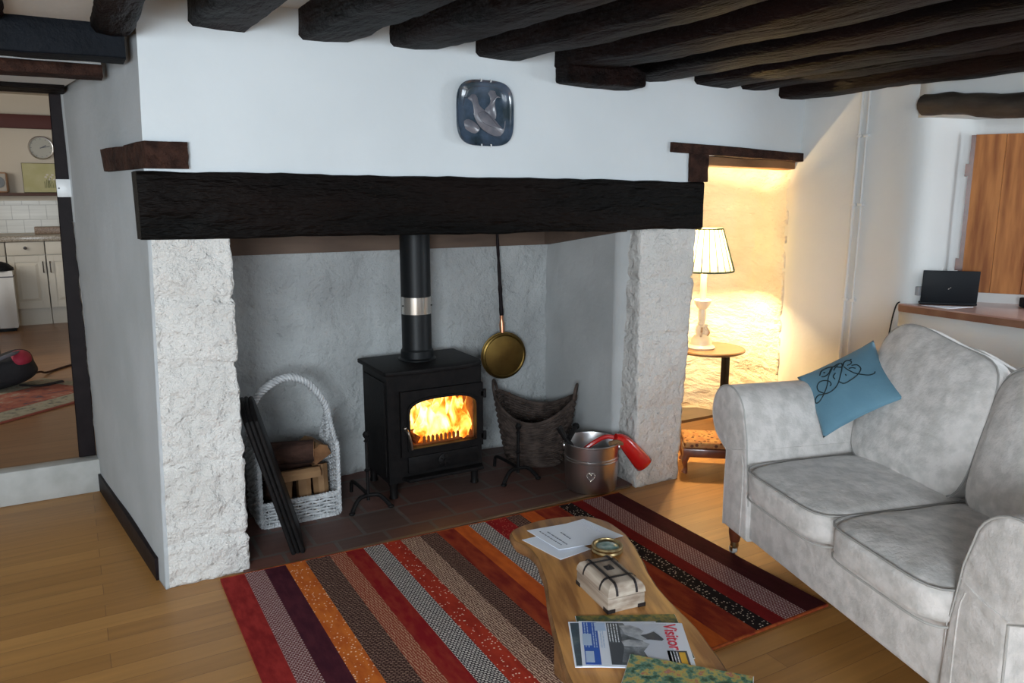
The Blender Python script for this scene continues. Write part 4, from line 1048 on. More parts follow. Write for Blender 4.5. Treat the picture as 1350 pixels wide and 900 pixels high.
# monogram strokes in uv (read off photo, in a 170x140 px window)
def uvpx(x, y):
    # crop-zoom coords (1093x900) -> uv by inverse bilinear of the crop's corners
    a, b, c, d = Vector((50, 325)), Vector((722, 35)), Vector((1012, 515)), Vector((275, 835))
    u = v = .5
    for _ in range(12):
        p = a.lerp(b, u).lerp(d.lerp(c, u), v); du = (b-a).lerp(c-d, v); dv = (d-a).lerp(c-b, u); e = Vector((x, y))-p
        det = du.x*dv.y-du.y*dv.x; u += (e.x*dv.y-e.y*dv.x)/det; v += (du.x*e.y-du.y*e.x)/det
    return u, v
strokes = [[(290, 355), (300, 310), (350, 285), (420, 285), (480, 300), (510, 300)], [(312, 372), (350, 372), (385, 345), (400, 300), (450, 265), (470, 255)],
           [(410, 300), (385, 380), (370, 460), (330, 530), (270, 580), (222, 585), (225, 555), (270, 530), (330, 528), (400, 515), (460, 475), (490, 420), (505, 340), (498, 270), (470, 262), (440, 300), (430, 325)],
           [(330, 520), (275, 495), (262, 455), (290, 420), (340, 412), (395, 425), (412, 450), (400, 465)], [(510, 290), (515, 250), (545, 235), (580, 250), (580, 275), (550, 290)],
           [(520, 300), (560, 330), (620, 360), (660, 368), (740, 370), (790, 350), (800, 330)], [(590, 290), (640, 285), (675, 315), (670, 350), (640, 390), (590, 425), (535, 450), (490, 435)],
           [(450, 355), (432, 385), (450, 410)], [(325, 335), (335, 330), (342, 338)], [(570, 320), (600, 312), (630, 318)], [(565, 228), (578, 228)], [(545, 375), (552, 385)]]
m = MB()
for st in strokes:
    P = [pil(*uvpx(a, b), .0012) for a, b in ([(v.x, v.y) for v in bez([(a, b, 0) for a, b in st], 6*len(st))])]
    m.tube(P, .0024, 5)
o = obj('monogram', m, THREAD, pc); to_local(o, t)

# ------------------------------------------------------------------ rug
RUGX = [0.405, 0.496, 0.573, 0.657, 0.737, 0.838, 0.906, 0.985, 1.073, 1.152, 1.241, 1.324, 1.409, 1.481, 1.565, 1.672, 1.749, 1.827, 1.962, 2.040, 2.105, 2.215, 2.325]
dk = (.07, .045, .045)
rm = {'red': pile('rug_red', (.34, .030, .026), (.22, .016, .016)), 'greyp': hatch('rug_grey_pink', (.16, .05, .05), (.62, .48, .46), .013, .0085, .30, 0, .5), 'aub': pile('rug_aubergine', (.055, .012, .022), (.085, .018, .028)),
      'orgdot': dots('rug_orange_dots', (.66, .17, .028), (.90, .62, .42), 78, .27, (.52, .11, .02)), 'brnh': hatch('rug_brown', (.06, .028, .024), (.36, .23, .17), .016, .009, .34, .5, 1.2), 'terr': hatch('rug_terracotta', (.28, .06, .035), (.55, .30, .19), .038, .0085, .32, 1.45, 1.3),
      'dred': pile('rug_dark_red', (.25, .012, .016), (.32, .035, .022)), 'greyh': hatch('rug_grey', (.05, .04, .045), (.80, .76, .70), .015, .0095, .26, 0, .4), 'reddot': dots('rug_red_dots', (.46, .045, .022), (.90, .68, .52), 74, .25, (.34, .03, .018)),
      'beige': hatch('rug_beige', (.15, .07, .05), (.66, .48, .36), .040, .0085, .28, 1.45, 1.3), 'rust': pile('rug_rust', (.34, .055, .02), (.20, .02, .014), 25), 'org': pile('rug_orange', (.62, .13, .022), (.46, .085, .018), 30),
      'mred': dots('rug_maroon_dots', (.30, .016, .018), (.66, .20, .12), 80, .2), 'bdot': dots('rug_black_dots', (.020, .014, .014), (.62, .52, .40), 84, .27), 'mar': pile('rug_maroon', (.060, .010, .013), (.045, .008, .010)), 'dr2': pile('rug_oxblood', (.20, .012, .012), (.15, .009, .009))}
order = ['red', 'greyp', 'aub', 'orgdot', 'brnh', 'terr', 'dred', 'greyh', 'reddot', 'beige', 'brnh', 'rust', 'org', 'greyh', 'mred', 'brnh', 'org', 'rust', 'bdot', 'dr2', 'greyp', 'mar']
keys = list(rm.keys())
m = MB(); RY0 = 1.718
def rugtop(x): return 3.034-(x-.405)*.028
for i, k in enumerate(order):
    x0, x1 = RUGX[i], RUGX[i+1]; m.mi = keys.index(k)
    n = 1
    b = bmesh.new(); e = .0012
    def wob(x, y): return x+.0
    c = [(x0, rugtop(x0)), (x1, rugtop(x1)), (x1, RY0), (x0, RY0)]
    lo = [b.verts.new((x, y, .0105 if False else .001)) for x, y in c]; hi = [b.verts.new((x, y, .0125)) for x, y in c]
    b.faces.new(lo[::-1]); b.faces.new(hi)
    for q in range(4): b.faces.new([lo[q], lo[(q+1) % 4], hi[(q+1) % 4], hi[q]])
    bmesh.ops.recalc_face_normals(b, faces=b.faces[:]); m.merge(b)
bmesh.ops.remove_doubles(m.bm, verts=m.bm.verts, dist=1e-5)
bmesh.ops.delete(m.bm, geom=[f for f in m.bm.faces if abs(f.normal.x) > .9 and .41 < f.calc_center_median().x < 2.32], context='FACES_ONLY')
t = thing('striped_rug', 'red, orange and grey striped rug in front of the hearth', 'rug', (1.36, 2.37, 0))
obj('pile', m, [rm[k] for k in keys], t, smooth=False, world=True)
RE = pile('rug_edge', (.42, .10, .025), (.26, .04, .02))
for ya, yb in ((rugtop(.405), rugtop(2.325)), (RY0, RY0)):
    m = MB(); m.tube([(.405, ya, .008), (2.325, yb, .008)], .006, 6); obj('bound_edge', m, RE, t, world=True)

# ------------------------------------------------------------------ coffee table
CZ = .42
out = [(1.164, 2.055), (1.19, 2.078), (1.235, 2.092), (1.295, 2.098), (1.356, 2.091), (1.415, 2.074), (1.465, 2.044), (1.492, 1.995), (1.499, 1.939), (1.492, 1.875), (1.475, 1.816), (1.445, 1.745), (1.412, 1.676), (1.376, 1.60), (1.352, 1.539), (1.336, 1.48), (1.325, 1.433), (1.301, 1.33), (1.262, 1.223), (1.232, 1.144), (1.20, 1.05), (1.16, .93), (1.12, .82), (1.04, .76), (.92, .76), (.83, .82), (.80, .92), (.815, 1.05), (.845, 1.16), (.88, 1.26), (.915, 1.36), (.945, 1.43), (.985, 1.52), (1.035, 1.62), (1.085, 1.71), (1.12, 1.79), (1.150, 1.87), (1.160, 1.94), (1.150, 2.0)]
t = thing('coffee_table', 'waney-edged slab oak coffee table standing on the striped rug', 'coffee table', (1.15, 1.45, .0125))
P = [(v.x, v.y) for v in bez([(a, b, 0) for a, b in out+[out[0]]], 160)[:-1]]
cen = Vector((sum(p[0] for p in P)/len(P), sum(p[1] for p in P)/len(P)))
m = MB(); lay = [(CZ-.046, -.018), (CZ-.040, -.010), (CZ-.024, .000), (CZ-.008, .001), (CZ-.001, -.003), (CZ, -.006)]; rings = []
K = len(P)
for z, off in lay:
    ring = []
    for i, p in enumerate(P):
        d = (P[(i+1) % K][0]-P[i-1][0], P[(i+1) % K][1]-P[i-1][1]); l = math.hypot(*d); nx, ny = d[1]/l, -d[0]/l
        # outline is clockwise -> flip
        nx, ny = -nx, -ny
        o_ = off+.004*nz(p[0], p[1], z, 14)*(1 if z < CZ-.0005 else .5)
        ring.append(m.bm.verts.new((p[0]+nx*o_, p[1]+ny*o_, z)))
    rings.append(ring)
m.mi = 1
for a, b in zip(rings, rings[1:]):
    for i in range(K): m.face([a[i], a[(i+1) % K], b[(i+1) % K], b[i]])
m.mi = 0; m.face(rings[-1]); m.face(rings[0][::-1])
obj('slab_top', m, [TABLEW, TEDGE], t, world=True, angle=50)
for yy, xa, xb in ((1.82, 1.21, 1.39), (1.02, .89, 1.12)):
    m = MB(); m.prism([(xa, yy-.03), (xb, yy-.045), (xb, yy+.02), (xa, yy+.035)], .0135, CZ-.044, bevel=.006); obj('leg', m, TEDGE, t, world=True)

# wooden chest box
t = thing('wooden_box', 'small distressed wooden box with dark metal straps on the coffee table', 'box', (1.143, 1.497, CZ), math.radians(-7))
W_, L_, = .113, .178
BOXW = mat('whitewashed_wood', (.26, .19, .14), .6, var=(.50, .42, .34), vscale=9, bumps=((40, .3, .002),), stretch=(2, .4, 6)); STRAP = mat('dark_strap', (.035, .028, .028), .45, .5)
m = MB(); m.box(0, W_, 0, L_, .0, .040, bevel=.003); body = obj('body', m, BOXW, t)
m = MB(); b = bmesh.new(); c0 = [(-.001, -.001), (W_+.001, -.001), (W_+.001, L_+.001), (-.001, L_+.001)]
lv = [(.0425, 0), (.056, .002), (.066, .007), (.072, .014), (.0745, .020)]; rr = []
for z, i_ in lv: rr.append([b.verts.new((x+(i_ if x < .05 else -i_), y+(i_ if y < .08 else -i_), z)) for x, y in c0])
for p, q in zip(rr, rr[1:]):
    for i in range(4): b.faces.new([p[i], p[(i+1) % 4], q[(i+1) % 4], q[i]])
b.faces.new(rr[0][::-1]); b.faces.new(rr[-1]); m.merge(b)
lid = obj('lid', m, BOXW, t, angle=25)
def strapP(axis, c):
    ls = [(-.0015, .046), (.0005, .0565), (.0055, .067), (.0125, .0735), (.020, .0757)]
    Lx = L_ if axis == 'y' else W_
    pts = [(a, z) for a, z in ls]+[(Lx-a, z) for a, z in ls[::-1]]
    mm = MB(); w = .0035
    vs = []
    for a, z in pts:
        if axis == 'y': vs.append([mm.bm.verts.new((c-w, a, z)), mm.bm.verts.new((c+w, a, z)), mm.bm.verts.new((c+w, a, z+.0015)), mm.bm.verts.new((c-w, a, z+.0015))])
        else: vs.append([mm.bm.verts.new((a, c-w, z)), mm.bm.verts.new((a, c+w, z)), mm.bm.verts.new((a, c+w, z+.0015)), mm.bm.verts.new((a, c-w, z+.0015))])
    for p, q in zip(vs, vs[1:]):
        for i in range(4): mm.face([p[i], p[(i+1) % 4], q[(i+1) % 4], q[i]])
    mm.face(vs[0]); mm.face(vs[-1]); return mm
for a_, c_ in (('y', .027), ('y', W_-.027), ('x', .045), ('x', L_-.040)): obj('metal_strap', strapP(a_, c_), STRAP, lid, smooth=False)
m = MB(); m.box(.045, .068, .085, .108, .0745, .0775, bevel=.001); m.tube([(.050, .09, .0785), (.056, .100, .082), (.064, .104, .0785)], .002, 6); obj('latch', m, STRAP, lid)
for (x, y, sx_, sy_) in ((0, 0, 1, 1), (W_, 0, -1, 1), (0, L_, 1, -1), (W_, L_, -1, -1)):
    m = MB(); x0, x1 = sorted((x-sx_*.0015, x+sx_*.022)); y0, y1 = sorted((y-sy_*.0015, y+sy_*.0015)); m.box(x0, x1, y0, y1, .0005, .011)
    x0, x1 = sorted((x-sx_*.0015, x+sx_*.0015)); y0, y1 = sorted((y-sy_*.0015, y+sy_*.022)); m.box(x0, x1, y0, y1, .0005, .011); obj('corner_plate', m, STRAP, body, smooth=False)

# magnifier / brass dome
t = thing('magnifying_glass', 'round brass-rimmed glass magnifier beside the open leaflet', 'magnifier', (1.366, 1.800, CZ))
m = MB(); m.lathe([(.036, .0), (.046, .0), (.049, .004), (.047, .010), (.049, .016), (.046, .021), (.041, .021), (.039, .016), (.036, .014)], n=44); m.lathe([(.0, .0), (.037, .0), (.037, .002), (0, .002)], n=32); obj('brass_ring', m, BRASS2, t)
LENS = mat('lens_glass', (.45, .55, .48), .08, var=(.10, .28, .26), vscale=28, coat=1)
m = MB(); m.lathe([(.038, .013), (.030, .0175), (.018, .020), (0, .021)], n=32, cap=False); m.lathe([(0, .0125), (.038, .013)], n=32, cap=False); obj('lens', m, LENS, t)

# papers
def sheet(pts, z, mt, name, parent, th=.0012):
    m = MB(); lo = [m.bm.verts.new((x, y, zz)) for x, y, zz in [(p[0], p[1], z+(p[2] if len(p) > 2 else 0)) for p in pts]]; hi = [m.bm.verts.new((p[0], p[1], z+th+(p[2] if len(p) > 2 else 0))) for p in pts]
    m.face(lo[::-1]); m.face(hi)
    for i in range(len(pts)): m.face([lo[i], lo[(i+1) % len(pts)], hi[(i+1) % len(pts)], hi[i]])
    return obj(name, m, mt, parent, smooth=False, world=parent is not None)

def uvq(quad, u, v):
    a, b, c, d = [Vector((q[0], q[1])) for q in quad]; return a.lerp(b, u).lerp(d.lerp(c, u), v)
random.seed(11)
PL = [(1.216, 2.034), (1.36, 2.019), (1.35, 1.85), (1.231, 1.865)]; PR = [(1.36, 2.019), (1.433, 2.025), (1.47, 1.853), (1.35, 1.85)]
t = thing('paper_sheet', 'white paper sheet lying mostly under the open leaflet on the table', 'paper', (1.24, 1.92, CZ))
sheet([(1.173, 1.992), (1.29, 1.99), (1.326, 1.83), (1.205, 1.817)], CZ+.0005, PAPER, 'page', t)
t = thing('leaflet', 'open white printed leaflet lying at the far end of the coffee table', 'leaflet', (1.34, 1.94, CZ))
sheet([(1.216, 2.034, .004), (1.36, 2.019, .002), (1.35, 1.85, .002), (1.231, 1.865, .004)], CZ+.002, PAPER, 'page', t)
sheet([(1.36, 2.019, .002), (1.433, 2.025, .001), (1.47, 1.853, .000), (1.35, 1.85, .002)], CZ+.002, PAPER, 'page', t)
def scribble(quad, u, v0, v1, h, mt, z, par, name='printed_line', seed=0):
    m = MB(); rnd = random.Random(seed); v = v0
    while v < v1:
        w = rnd.uniform(.03, .11); e = min(v+w, v1)
        P = []; k = max(4, int((e-v)/.012))
        for i in range(k+1):
            q = uvq(quad, u+h*(i % 2), v+(e-v)*i/k); P.append((q.x, q.y, z))
        m.tube(P, .0007, 4); v = e+.022
    obj(name, m, mt, par, world=True)
scribble(PL, .60, .34, .66, .030, INK, CZ+.0068, t, seed=1)
scribble(PL, .34, .22, .86, .032, INK, CZ+.0070, t, seed=2)
scribble(PL, .20, .14, .84, .030, INK, CZ+.0072, t, seed=3)
for k in range(6): scribble(PR, .20+.11*k, .12, .30+.5*((k*37) % 10)/10, .02, INKL, CZ+.0042, t, seed=5+k)

# magazines (local x = reading direction, y = page up)
def magazine(loc, rot, w, h, th, label, mt_cover, z):
    t = thing('magazine', label, 'magazine', (loc[0], loc[1], z), rot)
    m = MB(); m.box(0, w, 0, h, 0, th, bevel=.0008, seg=1); obj('pages', m, PAPER, t, smooth=False)
    if mt_cover:
        m = MB(); m.box(.001, w-.001, .001, h-.001, th, th+.0004); obj('cover', m, mt_cover, t, smooth=False)
    return t
def multi(name, cols, sc, stretch=(1, 1, 1), rough=.28):
    m = bpy.data.materials.new(name); m.use_nodes = True; q = m.node_tree; p = q.nodes['Principled BSDF']; p.inputs['Roughness'].default_value = rough
    tc = nd(q, 'ShaderNodeTexCoord'); mp = nd(q, 'ShaderNodeMapping'); mp.inputs['Scale'].default_value = stretch
    n = nd(q, 'ShaderNodeTexNoise', Scale=sc, Detail=5, Roughness=.65); r = nd(q, 'ShaderNodeValToRGB'); r.color_ramp.interpolation = 'LINEAR'
    e = r.color_ramp.elements; e[0].position = .32; e[0].color = (*cols[0], 1); e[1].position = .70; e[1].color = (*cols[-1], 1)
    for i, c in enumerate(cols[1:-1]): x = e.new(.32+.38*(i+1)/(len(cols)-1)); x.color = (*c, 1)
    q.links.new(tc.outputs['Object'], mp.inputs[0]); q.links.new(mp.outputs[0], n.inputs['Vector']); q.links.new(n.outputs['Fac'], r.inputs[0]); q.links.new(r.outputs[0], p.inputs['Base Color']); return m
GREENC = multi('garden_cover', [(.01, .02, .015), (.03, .09, .04), (.10, .22, .16), (.45, .36, .08), (.40, .10, .08), (.35, .42, .36)], 34)
GREENC2 = multi('foliage_cover', [(.01, .015, .012), (.03, .07, .02), (.25, .18, .02), (.04, .12, .10)], 30)
DUSK = multi('dusky_cover', [(.03, .045, .06), (.05, .08, .10), (.16, .18, .17)], 18)
GREYP = multi('grey_photo', [(.035, .04, .045), (.12, .13, .14), (.30, .31, .33)], 30)
R0 = math.radians(-121.8)
magazine((1.062, 1.530), math.radians(-117.5), .198, .262, .0022, 'magazine with a leafy green and yellow cover, lowest in the pile on the table', GREENC2, CZ+.0002)
t = magazine((1.028, 1.512), math.radians(-119), .195, .225, .0022, 'white-bordered magazine with a dusky blue cover under the grey photo magazine', None, CZ+.0030)
m = MB(); m.box(.007, .19, .004, .219, .0022, .0027); obj('cover_photo', m, DUSK, t, smooth=False)
ZM = CZ+.0062
t = magazine((1.050, 1.497), R0, .1955, .263, .0022, 'magazine titled Visitor in red with a grey photo of a figure in a hat', mat('cover_white', (.72, .74, .80), .3), ZM)
def blk(name, x0, x1, y0, y1, mt, z=.0027, pts=None, lab=None):
    m = MB(); m.prism(pts or [(x0, y0), (x1, y0), (x1, y1), (x0, y1)], z, z+.0003); return obj(name, m, mt, t, smooth=False, label=lab)
SKYG = mat('photo_sky', (.50, .52, .58), .3); DKG = mat('photo_dark', (.05, .055, .065), .3); MDG = mat('photo_mid', (.22, .23, .25), .3, var=(.42, .43, .45), vscale=50); BLU = mat('panel_blue', (.02, .09, .42), .3); LBL = mat('panel_pale_blue', (.42, .52, .68), .3)
YEL = mat('panel_yellow', (.70, .38, .03), .35); REDT = mat('title_red', (.62, .015, .05), .35)
blk('cover_photo', .006, .188, .068, .222, SKYG)
blk('photo_shape', 0, 0, 0, 0, GREYP, .0030, [(.008, .069), (.187, .069), (.187, .150), (.160, .158), (.130, .150), (.110, .162), (.08, .150), (.05, .128), (.008, .112)])
blk('photo_shape', 0, 0, 0, 0, DKG, .0031, [(.008, .069), (.187, .069), (.187, .092), (.120, .104), (.008, .100)])
blk('photo_shape', 0, 0, 0, 0, MDG, .0032, [(.020, .100), (.040, .108), (.060, .112), (.085, .150), (.080, .172), (.060, .150), (.045, .160), (.030, .150), (.018, .130)])
blk('photo_shape', 0, 0, 0, 0, MDG, .0034, [(.090, .100), (.110, .105), (.112, .160), (.100, .168), (.088, .150), (.082, .120)])
blk('photo_shape', 0, 0, 0, 0, DKG, .0036, [(.062, .150), (.080, .165), (.085, .200), (.078, .205), (.060, .195), (.045, .185), (.052, .175), (.058, .165)], lab='dark brimmed hat in the photo')
blk('photo_shape', 0, 0, 0, 0, SKYG, .0036, [(.020, .160), (.052, .166), (.048, .172), (.018, .200)])
blk('blue_panel', .006, .188, .008, .045, BLU); blk('blue_panel', .06, .11, .006, .028, LBL, .0031); blk('blue_panel', .008, .045, .040, .066, LBL, .0031); blk('blue_panel', .135, .180, .010, .030, LBL, .0033)
blk('black_panel', .125, .188, .205, .252, DKG); blk('black_panel', .132, .180, .232, .247, YEL, .0031, lab='yellow block on black panel')
def lines(x0, x1, ys, mt, z, name='text_line', h=.0022, seed=0):
    rnd = random.Random(seed)
    m = MB()
    for y in ys:
        x = x0
        while x < x1:
            e = min(x1, x+rnd.uniform(.006, .02)); m.box(x, e, y, y+h, z, z+.0002); x = e+.0025
    obj(name, m, mt, t, smooth=False)
lines(.012, .095, [.072, .079, .086, .093], mat('text_white', (.75, .77, .80), .5), .0036, seed=2)
lines(.010, .120, [.012, .019, .032, .038, .050, .056], LBL, .0037, seed=4)
lines(.130, .182, [.212, .219, .226], bpy.data.materials['text_white'], .0034, seed=6)
def text_mesh(name, body, size, M, mt, par, ext=.0002, sx=1.0, shear=0):
    cu = bpy.data.curves.new(name, 'FONT'); cu.body = body; cu.size = size; cu.extrude = ext; cu.shear = shear; cu.offset = size*.012
    o = bpy.data.objects.new(name+'_tmp', cu); COL.objects.link(o); bpy.context.view_layer.update()
    me = bpy.data.meshes.new_from_object(o.evaluated_get(bpy.context.evaluated_depsgraph_get())); bpy.data.objects.remove(o)
    me.transform(M @ Matrix.Diagonal((sx, 1, 1, 1))); me.name = name; me.materials.clear(); me.materials.append(mt)
    q = bpy.data.objects.new(name, me); link(q); q.parent = par; return q
text_mesh('title_lettering', 'Visitor', .046, Matrix.Translation((.008, .213, .0034)), REDT, t, sx=.92)
magazine((1.071, 1.312), math.radians(-137.9), .21, .28, .0022, 'garden magazine with a green shrubbery cover at the near end of the table', GREENC, CZ+.0098)

# ------------------------------------------------------------------ window recess: shutter, laptop ...
t = thing('window_shutter', 'warm brown wooden shutter folded back in the window recess', 'shutter', (3.875, 2.262, 1.02))
d = Vector((.5, -.866, 0)); nn = Vector((-.866, -.5, 0))
SM = Matrix(((d.x, nn.x, 0, 3.875), (d.y, nn.y, 0, 2.262), (0, 0, 1, 0), (0, 0, 0, 1)))
m = MB()
for k in range(4): m.box(.006+.128*k, .006+.128*k+.1272, -.012, .012, 1.025, 1.787, M=SM, bevel=.0015, seg=1)
obj('boards', m, SHUT, t, world=True)
m = MB(); m.box(-.012, .008, -.014, .014, 1.027, 1.785, M=SM); obj('hinge_stile', m, WALNUT, t, world=True)
for z in (1.16, 1.62):
    m = MB(); m.box(-.026, .0, -.006, .016, z-.03, z+.03, M=SM); obj('hinge', m, WALNUT, t, world=True)
t = thing('laptop', 'open black laptop seen from behind on the window sill', 'laptop', (3.74, 2.24, .965))
A_, B_ = Vector((3.664, 2.322, 0)), Vector((3.838, 2.142, 0)); u = (B_-A_).normalized(); w = (B_-A_).length; vback = Vector((-u.y, u.x, 0)); 
if vback.x < 0: vback = -vback
LM = Matrix(((u.x, vback.x, 0, A_.x), (u.y, vback.y, 0, A_.y), (0, 0, 1, .9665), (0, 0, 0, 1)))
m = MB(); m.box(-.002, w+.002, .0, .165, .0005, .012, bevel=.003); m.transform(LM); kb = obj('keyboard_base', m, BLACKP, t, world=True)
m = MB(); m.box(.012, w-.012, .03, .10, .0115, .0135); m.transform(LM); o = obj('keys', m, IRON, kb); to_local(o, t)
LL = LM @ Matrix.Translation((0, .004, .012)) @ Matrix.Rotation(math.radians(4), 4, 'X')
m = MB(); m.box(0, w, -.004, .003, 0, .158, bevel=.002); m.transform(LL); ld = obj('screen_lid', m, BLACKP, t, world=True)
m = MB(); m.prism([(-.007, -.006), (-.001, -.004), (-.001, .0), (-.007, -.003)], -.0004, .0004, M=LL @ Matrix.Translation((w/2-.002, -.0046, .072)) @ Matrix.Rotation(PI/2, 4, 'X'))
m.prism([(.001, .0), (.006, .003), (.006, .0), (.001, -.003)], -.0004, .0004, M=LL @ Matrix.Translation((w/2-.002, -.0046, .074)) @ Matrix.Rotation(PI/2, 4, 'X'))
o = obj('logo_mark', m, CHROME, ld, smooth=False); to_local(o, t)
tag(sheet([(3.640, 2.30), (3.735, 2.19), (3.80, 2.135), (3.625, 2.16)], .9652, PAPER, 'paper_sheet', None), 'white sheet of paper on the window sill in front of the laptop', 'paper')
m = MB(); m.prism([(-.06, -.04), (.06, -.04), (.055, .04), (-.055, .04)], .9655, 1.012, M=Matrix.Translation((4.03, 1.97, 0)) @ Matrix.Rotation(math.radians(-30), 4, 'Z'), bevel=.006)
tag(obj('gap_block', m, BLACKF), 'dark block standing in for the dark gap beneath the shutter', 'case')  # block added for the dark gap between sill and shutter
m = MB(); m.tube(bez([(3.665, 2.39, .972), (3.615, 2.405, .968), (3.603, 2.415, .93), (3.606, 2.43, .85), (3.609, 2.44, .74), (3.609, 2.44, .45)], 24), .0035, 6)
tag(obj('power_cable', m, BLACKP), 'thin black cable hanging from the sill corner behind the sofa', 'cable')
t = thing('wall_socket', 'small grey socket on the white recess wall left of the laptop', 'socket', (3.69, 2.333, 1.03))
SMk = Matrix.Translation((3.685, 2.337, 1.03)) @ Matrix.Rotation(math.radians(-11), 4, 'Z')
m = MB(); m.box(-.028, .028, -.012, .012, -.022, .022, M=SMk, bevel=.003); obj('face_plate', m, mat('grey_plastic', (.30, .31, .33), .5), t, world=True)
m = MB(); m.box(-.010, .010, -.016, -.011, -.010, .010, M=SMk, bevel=.001); obj('rocker', m, WHITEP, t, world=True)
# painted pipes on the right wall
for k, (y0, y1, r, lab) in enumerate([(2.700, 2.722, .0085, 'left one of two white painted pipes running up the right wall'), (2.660, 2.668, .006, 'thinner right one of two white painted pipes up the right wall')]):
    t = thing('painted_pipe', lab, 'pipe', (3.61, (y0+y1)/2, 0), group='painted pipes on the right wall')
    m = MB(); m.tube([(3.606, y1+(y0-y1)*i/20, 2.03*i/20) for i in range(21)], r, 10); obj('tube', m, PLASTER_W, t, world=True)
    for z in (.95, 1.45, 1.80):
        y = y1+(y0-y1)*z/2.03; m = MB(); m.box(3.598, 3.624, y-.014, y+.014, z-.008, z+.008, bevel=.003); obj('clip', m, PLASTER_W, t, world=True)
# white switch plate on the doorpost
t = thing('switch_plate', 'white plastic plate screwed across the dark doorpost', 'plate', (.045, 4.39, 1.53))
m = MB(); m.box(-.018, .064, 4.380, 4.399, 1.49, 1.575, bevel=.003); obj('plate', m, WHITEP, t, world=True)
for x in (-.008, .054): 
    m = MB(); m.ball((x, 4.380, 1.532), .004, (1, .4, 1), 6); obj('screw', m, INK, t, world=True)

# ------------------------------------------------------------------ kitchen beyond the doorway
m = MB(); m.box(-3.2, 1.3, 4.425, 10.0, .0, .17); struct('floor_kitchen', m, KFLOOR, smooth=False)
m = MB(); m.box(-3.2, 1.3, 9.95, 10.1, 0, 2.8); struct('wall_kitchen_back', m, KWALL)
m = MB(); m.box(-3.3, -3.2, 4.4, 10.1, 0, 2.8); struct('wall_kitchen_left', m, KWALL)
m = MB(); m.box(.9, 1.0, 4.52, 10.1, 0, 2.8); struct('wall_kitchen_right', m, KWALL)
m = MB(); m.box(-3.3, 1.3, 4.52, 10.1, 2.54, 2.8); struct('ceiling_kitchen', m, KWALL)
m = MB(); m.box(-3.19, .9, 9.94, 9.951, 1.10, 1.44); o = struct('trim_7', m, WTILE, smooth=False)
o.data.transform(Matrix.Identity(4))
m = MB(); m.box(-3.19, .89, 9.86, 9.95, 2.19, 2.33, bevel=.01); tag(obj('wall_beam', m, mat('red_brown_paint', (.085, .022, .020), .6)), 'dark red-brown beam high on the kitchen back wall', 'beam')
t = thing('wall_clock', 'round grey wall clock on the kitchen wall', 'clock', (-.145, 9.93, 1.996))
CM = Matrix.Translation((-.145, 9.935, 1.996)) @ Matrix.Rotation(PI/2, 4, 'X')
m = MB(); m.lathe([(0, -.012), (.118, -.012), (.122, .0), (.122, .020), (.115, .028), (.108, .026), (.106, .012)], n=48, M=CM, cap=False); obj('case', m, STEEL, t, world=True)
m = MB(); m.lathe([(0, .008), (.108, .008), (.108, .012), (0, .012)], n=40, M=CM); f = obj('dial', m, mat('dial_grey', (.40, .40, .36), .5), t, world=True)
for k in range(12):
    m = MB(); a = k*PI/6; m.box(-.002, .002, .086, .100, .012, .0135, M=CM @ Matrix.Rotation(a, 4, 'Z')); obj('hour_mark', m, INK, t, world=True)
m = MB(); m.box(-.004, .004, -.01, .055, .014, .016, M=CM @ Matrix.Rotation(math.radians(-62), 4, 'Z')); obj('hour_hand', m, INK, t, world=True)
m = MB(); m.box(-.003, .003, -.012, .085, .0165, .018, M=CM @ Matrix.Rotation(math.radians(-78), 4, 'Z')); obj('minute_hand', m, INK, t, world=True)
t = thing('kitchen_shelf', 'thin brown shelf along the kitchen wall above the tiles', 'shelf', (-.9, 9.88, 1.49))
m = MB(); m.box(-2.2, .35, 9.80, 9.95, 1.492, 1.522, bevel=.003); obj('board', m, mat('shelf_brown', (.08, .035, .025), .5), t, world=True)
for x in (-1.9, -.9, .1): 
    m = MB(); m.prism([(0, 0), (.09, .09), (0, .09)], -.012, .012, M=Matrix.Translation((x, 9.949, 1.402)) @ Matrix.Rotation(-PI/2, 4, 'Z') @ Matrix.Rotation(PI/2, 4, 'X')); obj('bracket', m, KWALL, t, world=True)
t = thing('framed_picture', 'yellow-green picture of white flowers standing on the kitchen shelf', 'picture', (-.15, 9.87, 1.523))
PMk = Matrix.Translation((-.345, 9.885, 1.524)) @ Matrix.Rotation(math.radians(-8), 4, 'X')
m = MB(); m.box(0, .42, -.008, .008, 0, .315, M=PMk, bevel=.003); obj('backing', m, mat('frame_edge', (.10, .09, .05), .5), t, world=True)
m = MB(); m.box(.006, .414, -.011, -.007, .006, .309, M=PMk); obj('canvas', m, mat('yellow_green', (.42, .40, .20), .6, var=(.50, .48, .28), vscale=6), t, world=True)
m = MB()
for k in range(13):
    x = .20+.013*k; m.tube([PMk @ Vector((x, -.0125, .05)), PMk @ Vector((x+.01*math.sin(k), -.0125, .12+.02*(k % 3)))], .0022, 4)
obj('painted_stems', m, mat('stem_green', (.08, .10, .03), .6), t, world=True)
m = MB()
for k in range(9): m.ball(PMk @ Vector((.215+.016*k, -.012, .165+.028*math.sin(k*2.1))), .014, (1, .15, .8), 6)
obj('painted_flowers', m, mat('petal', (.62, .58, .50), .6), t, world=True)
t = thing('shelf_radio', 'small wooden-cased radio with round speaker at the left of the kitchen shelf', 'radio', (-.57, 9.86, 1.523))
m = MB(); m.box(-.66, -.478, 9.83, 9.91, 1.523, 1.735, bevel=.022, seg=3); obj('case', m, mat('pale_wood', (.42, .25, .16), .5), t, world=True)
m = MB(); m.box(-.645, -.493, 9.824, 9.832, 1.54, 1.72, bevel=.003); obj('front_panel', m, mat('radio_front', (.45, .42, .38), .5), t, world=True)
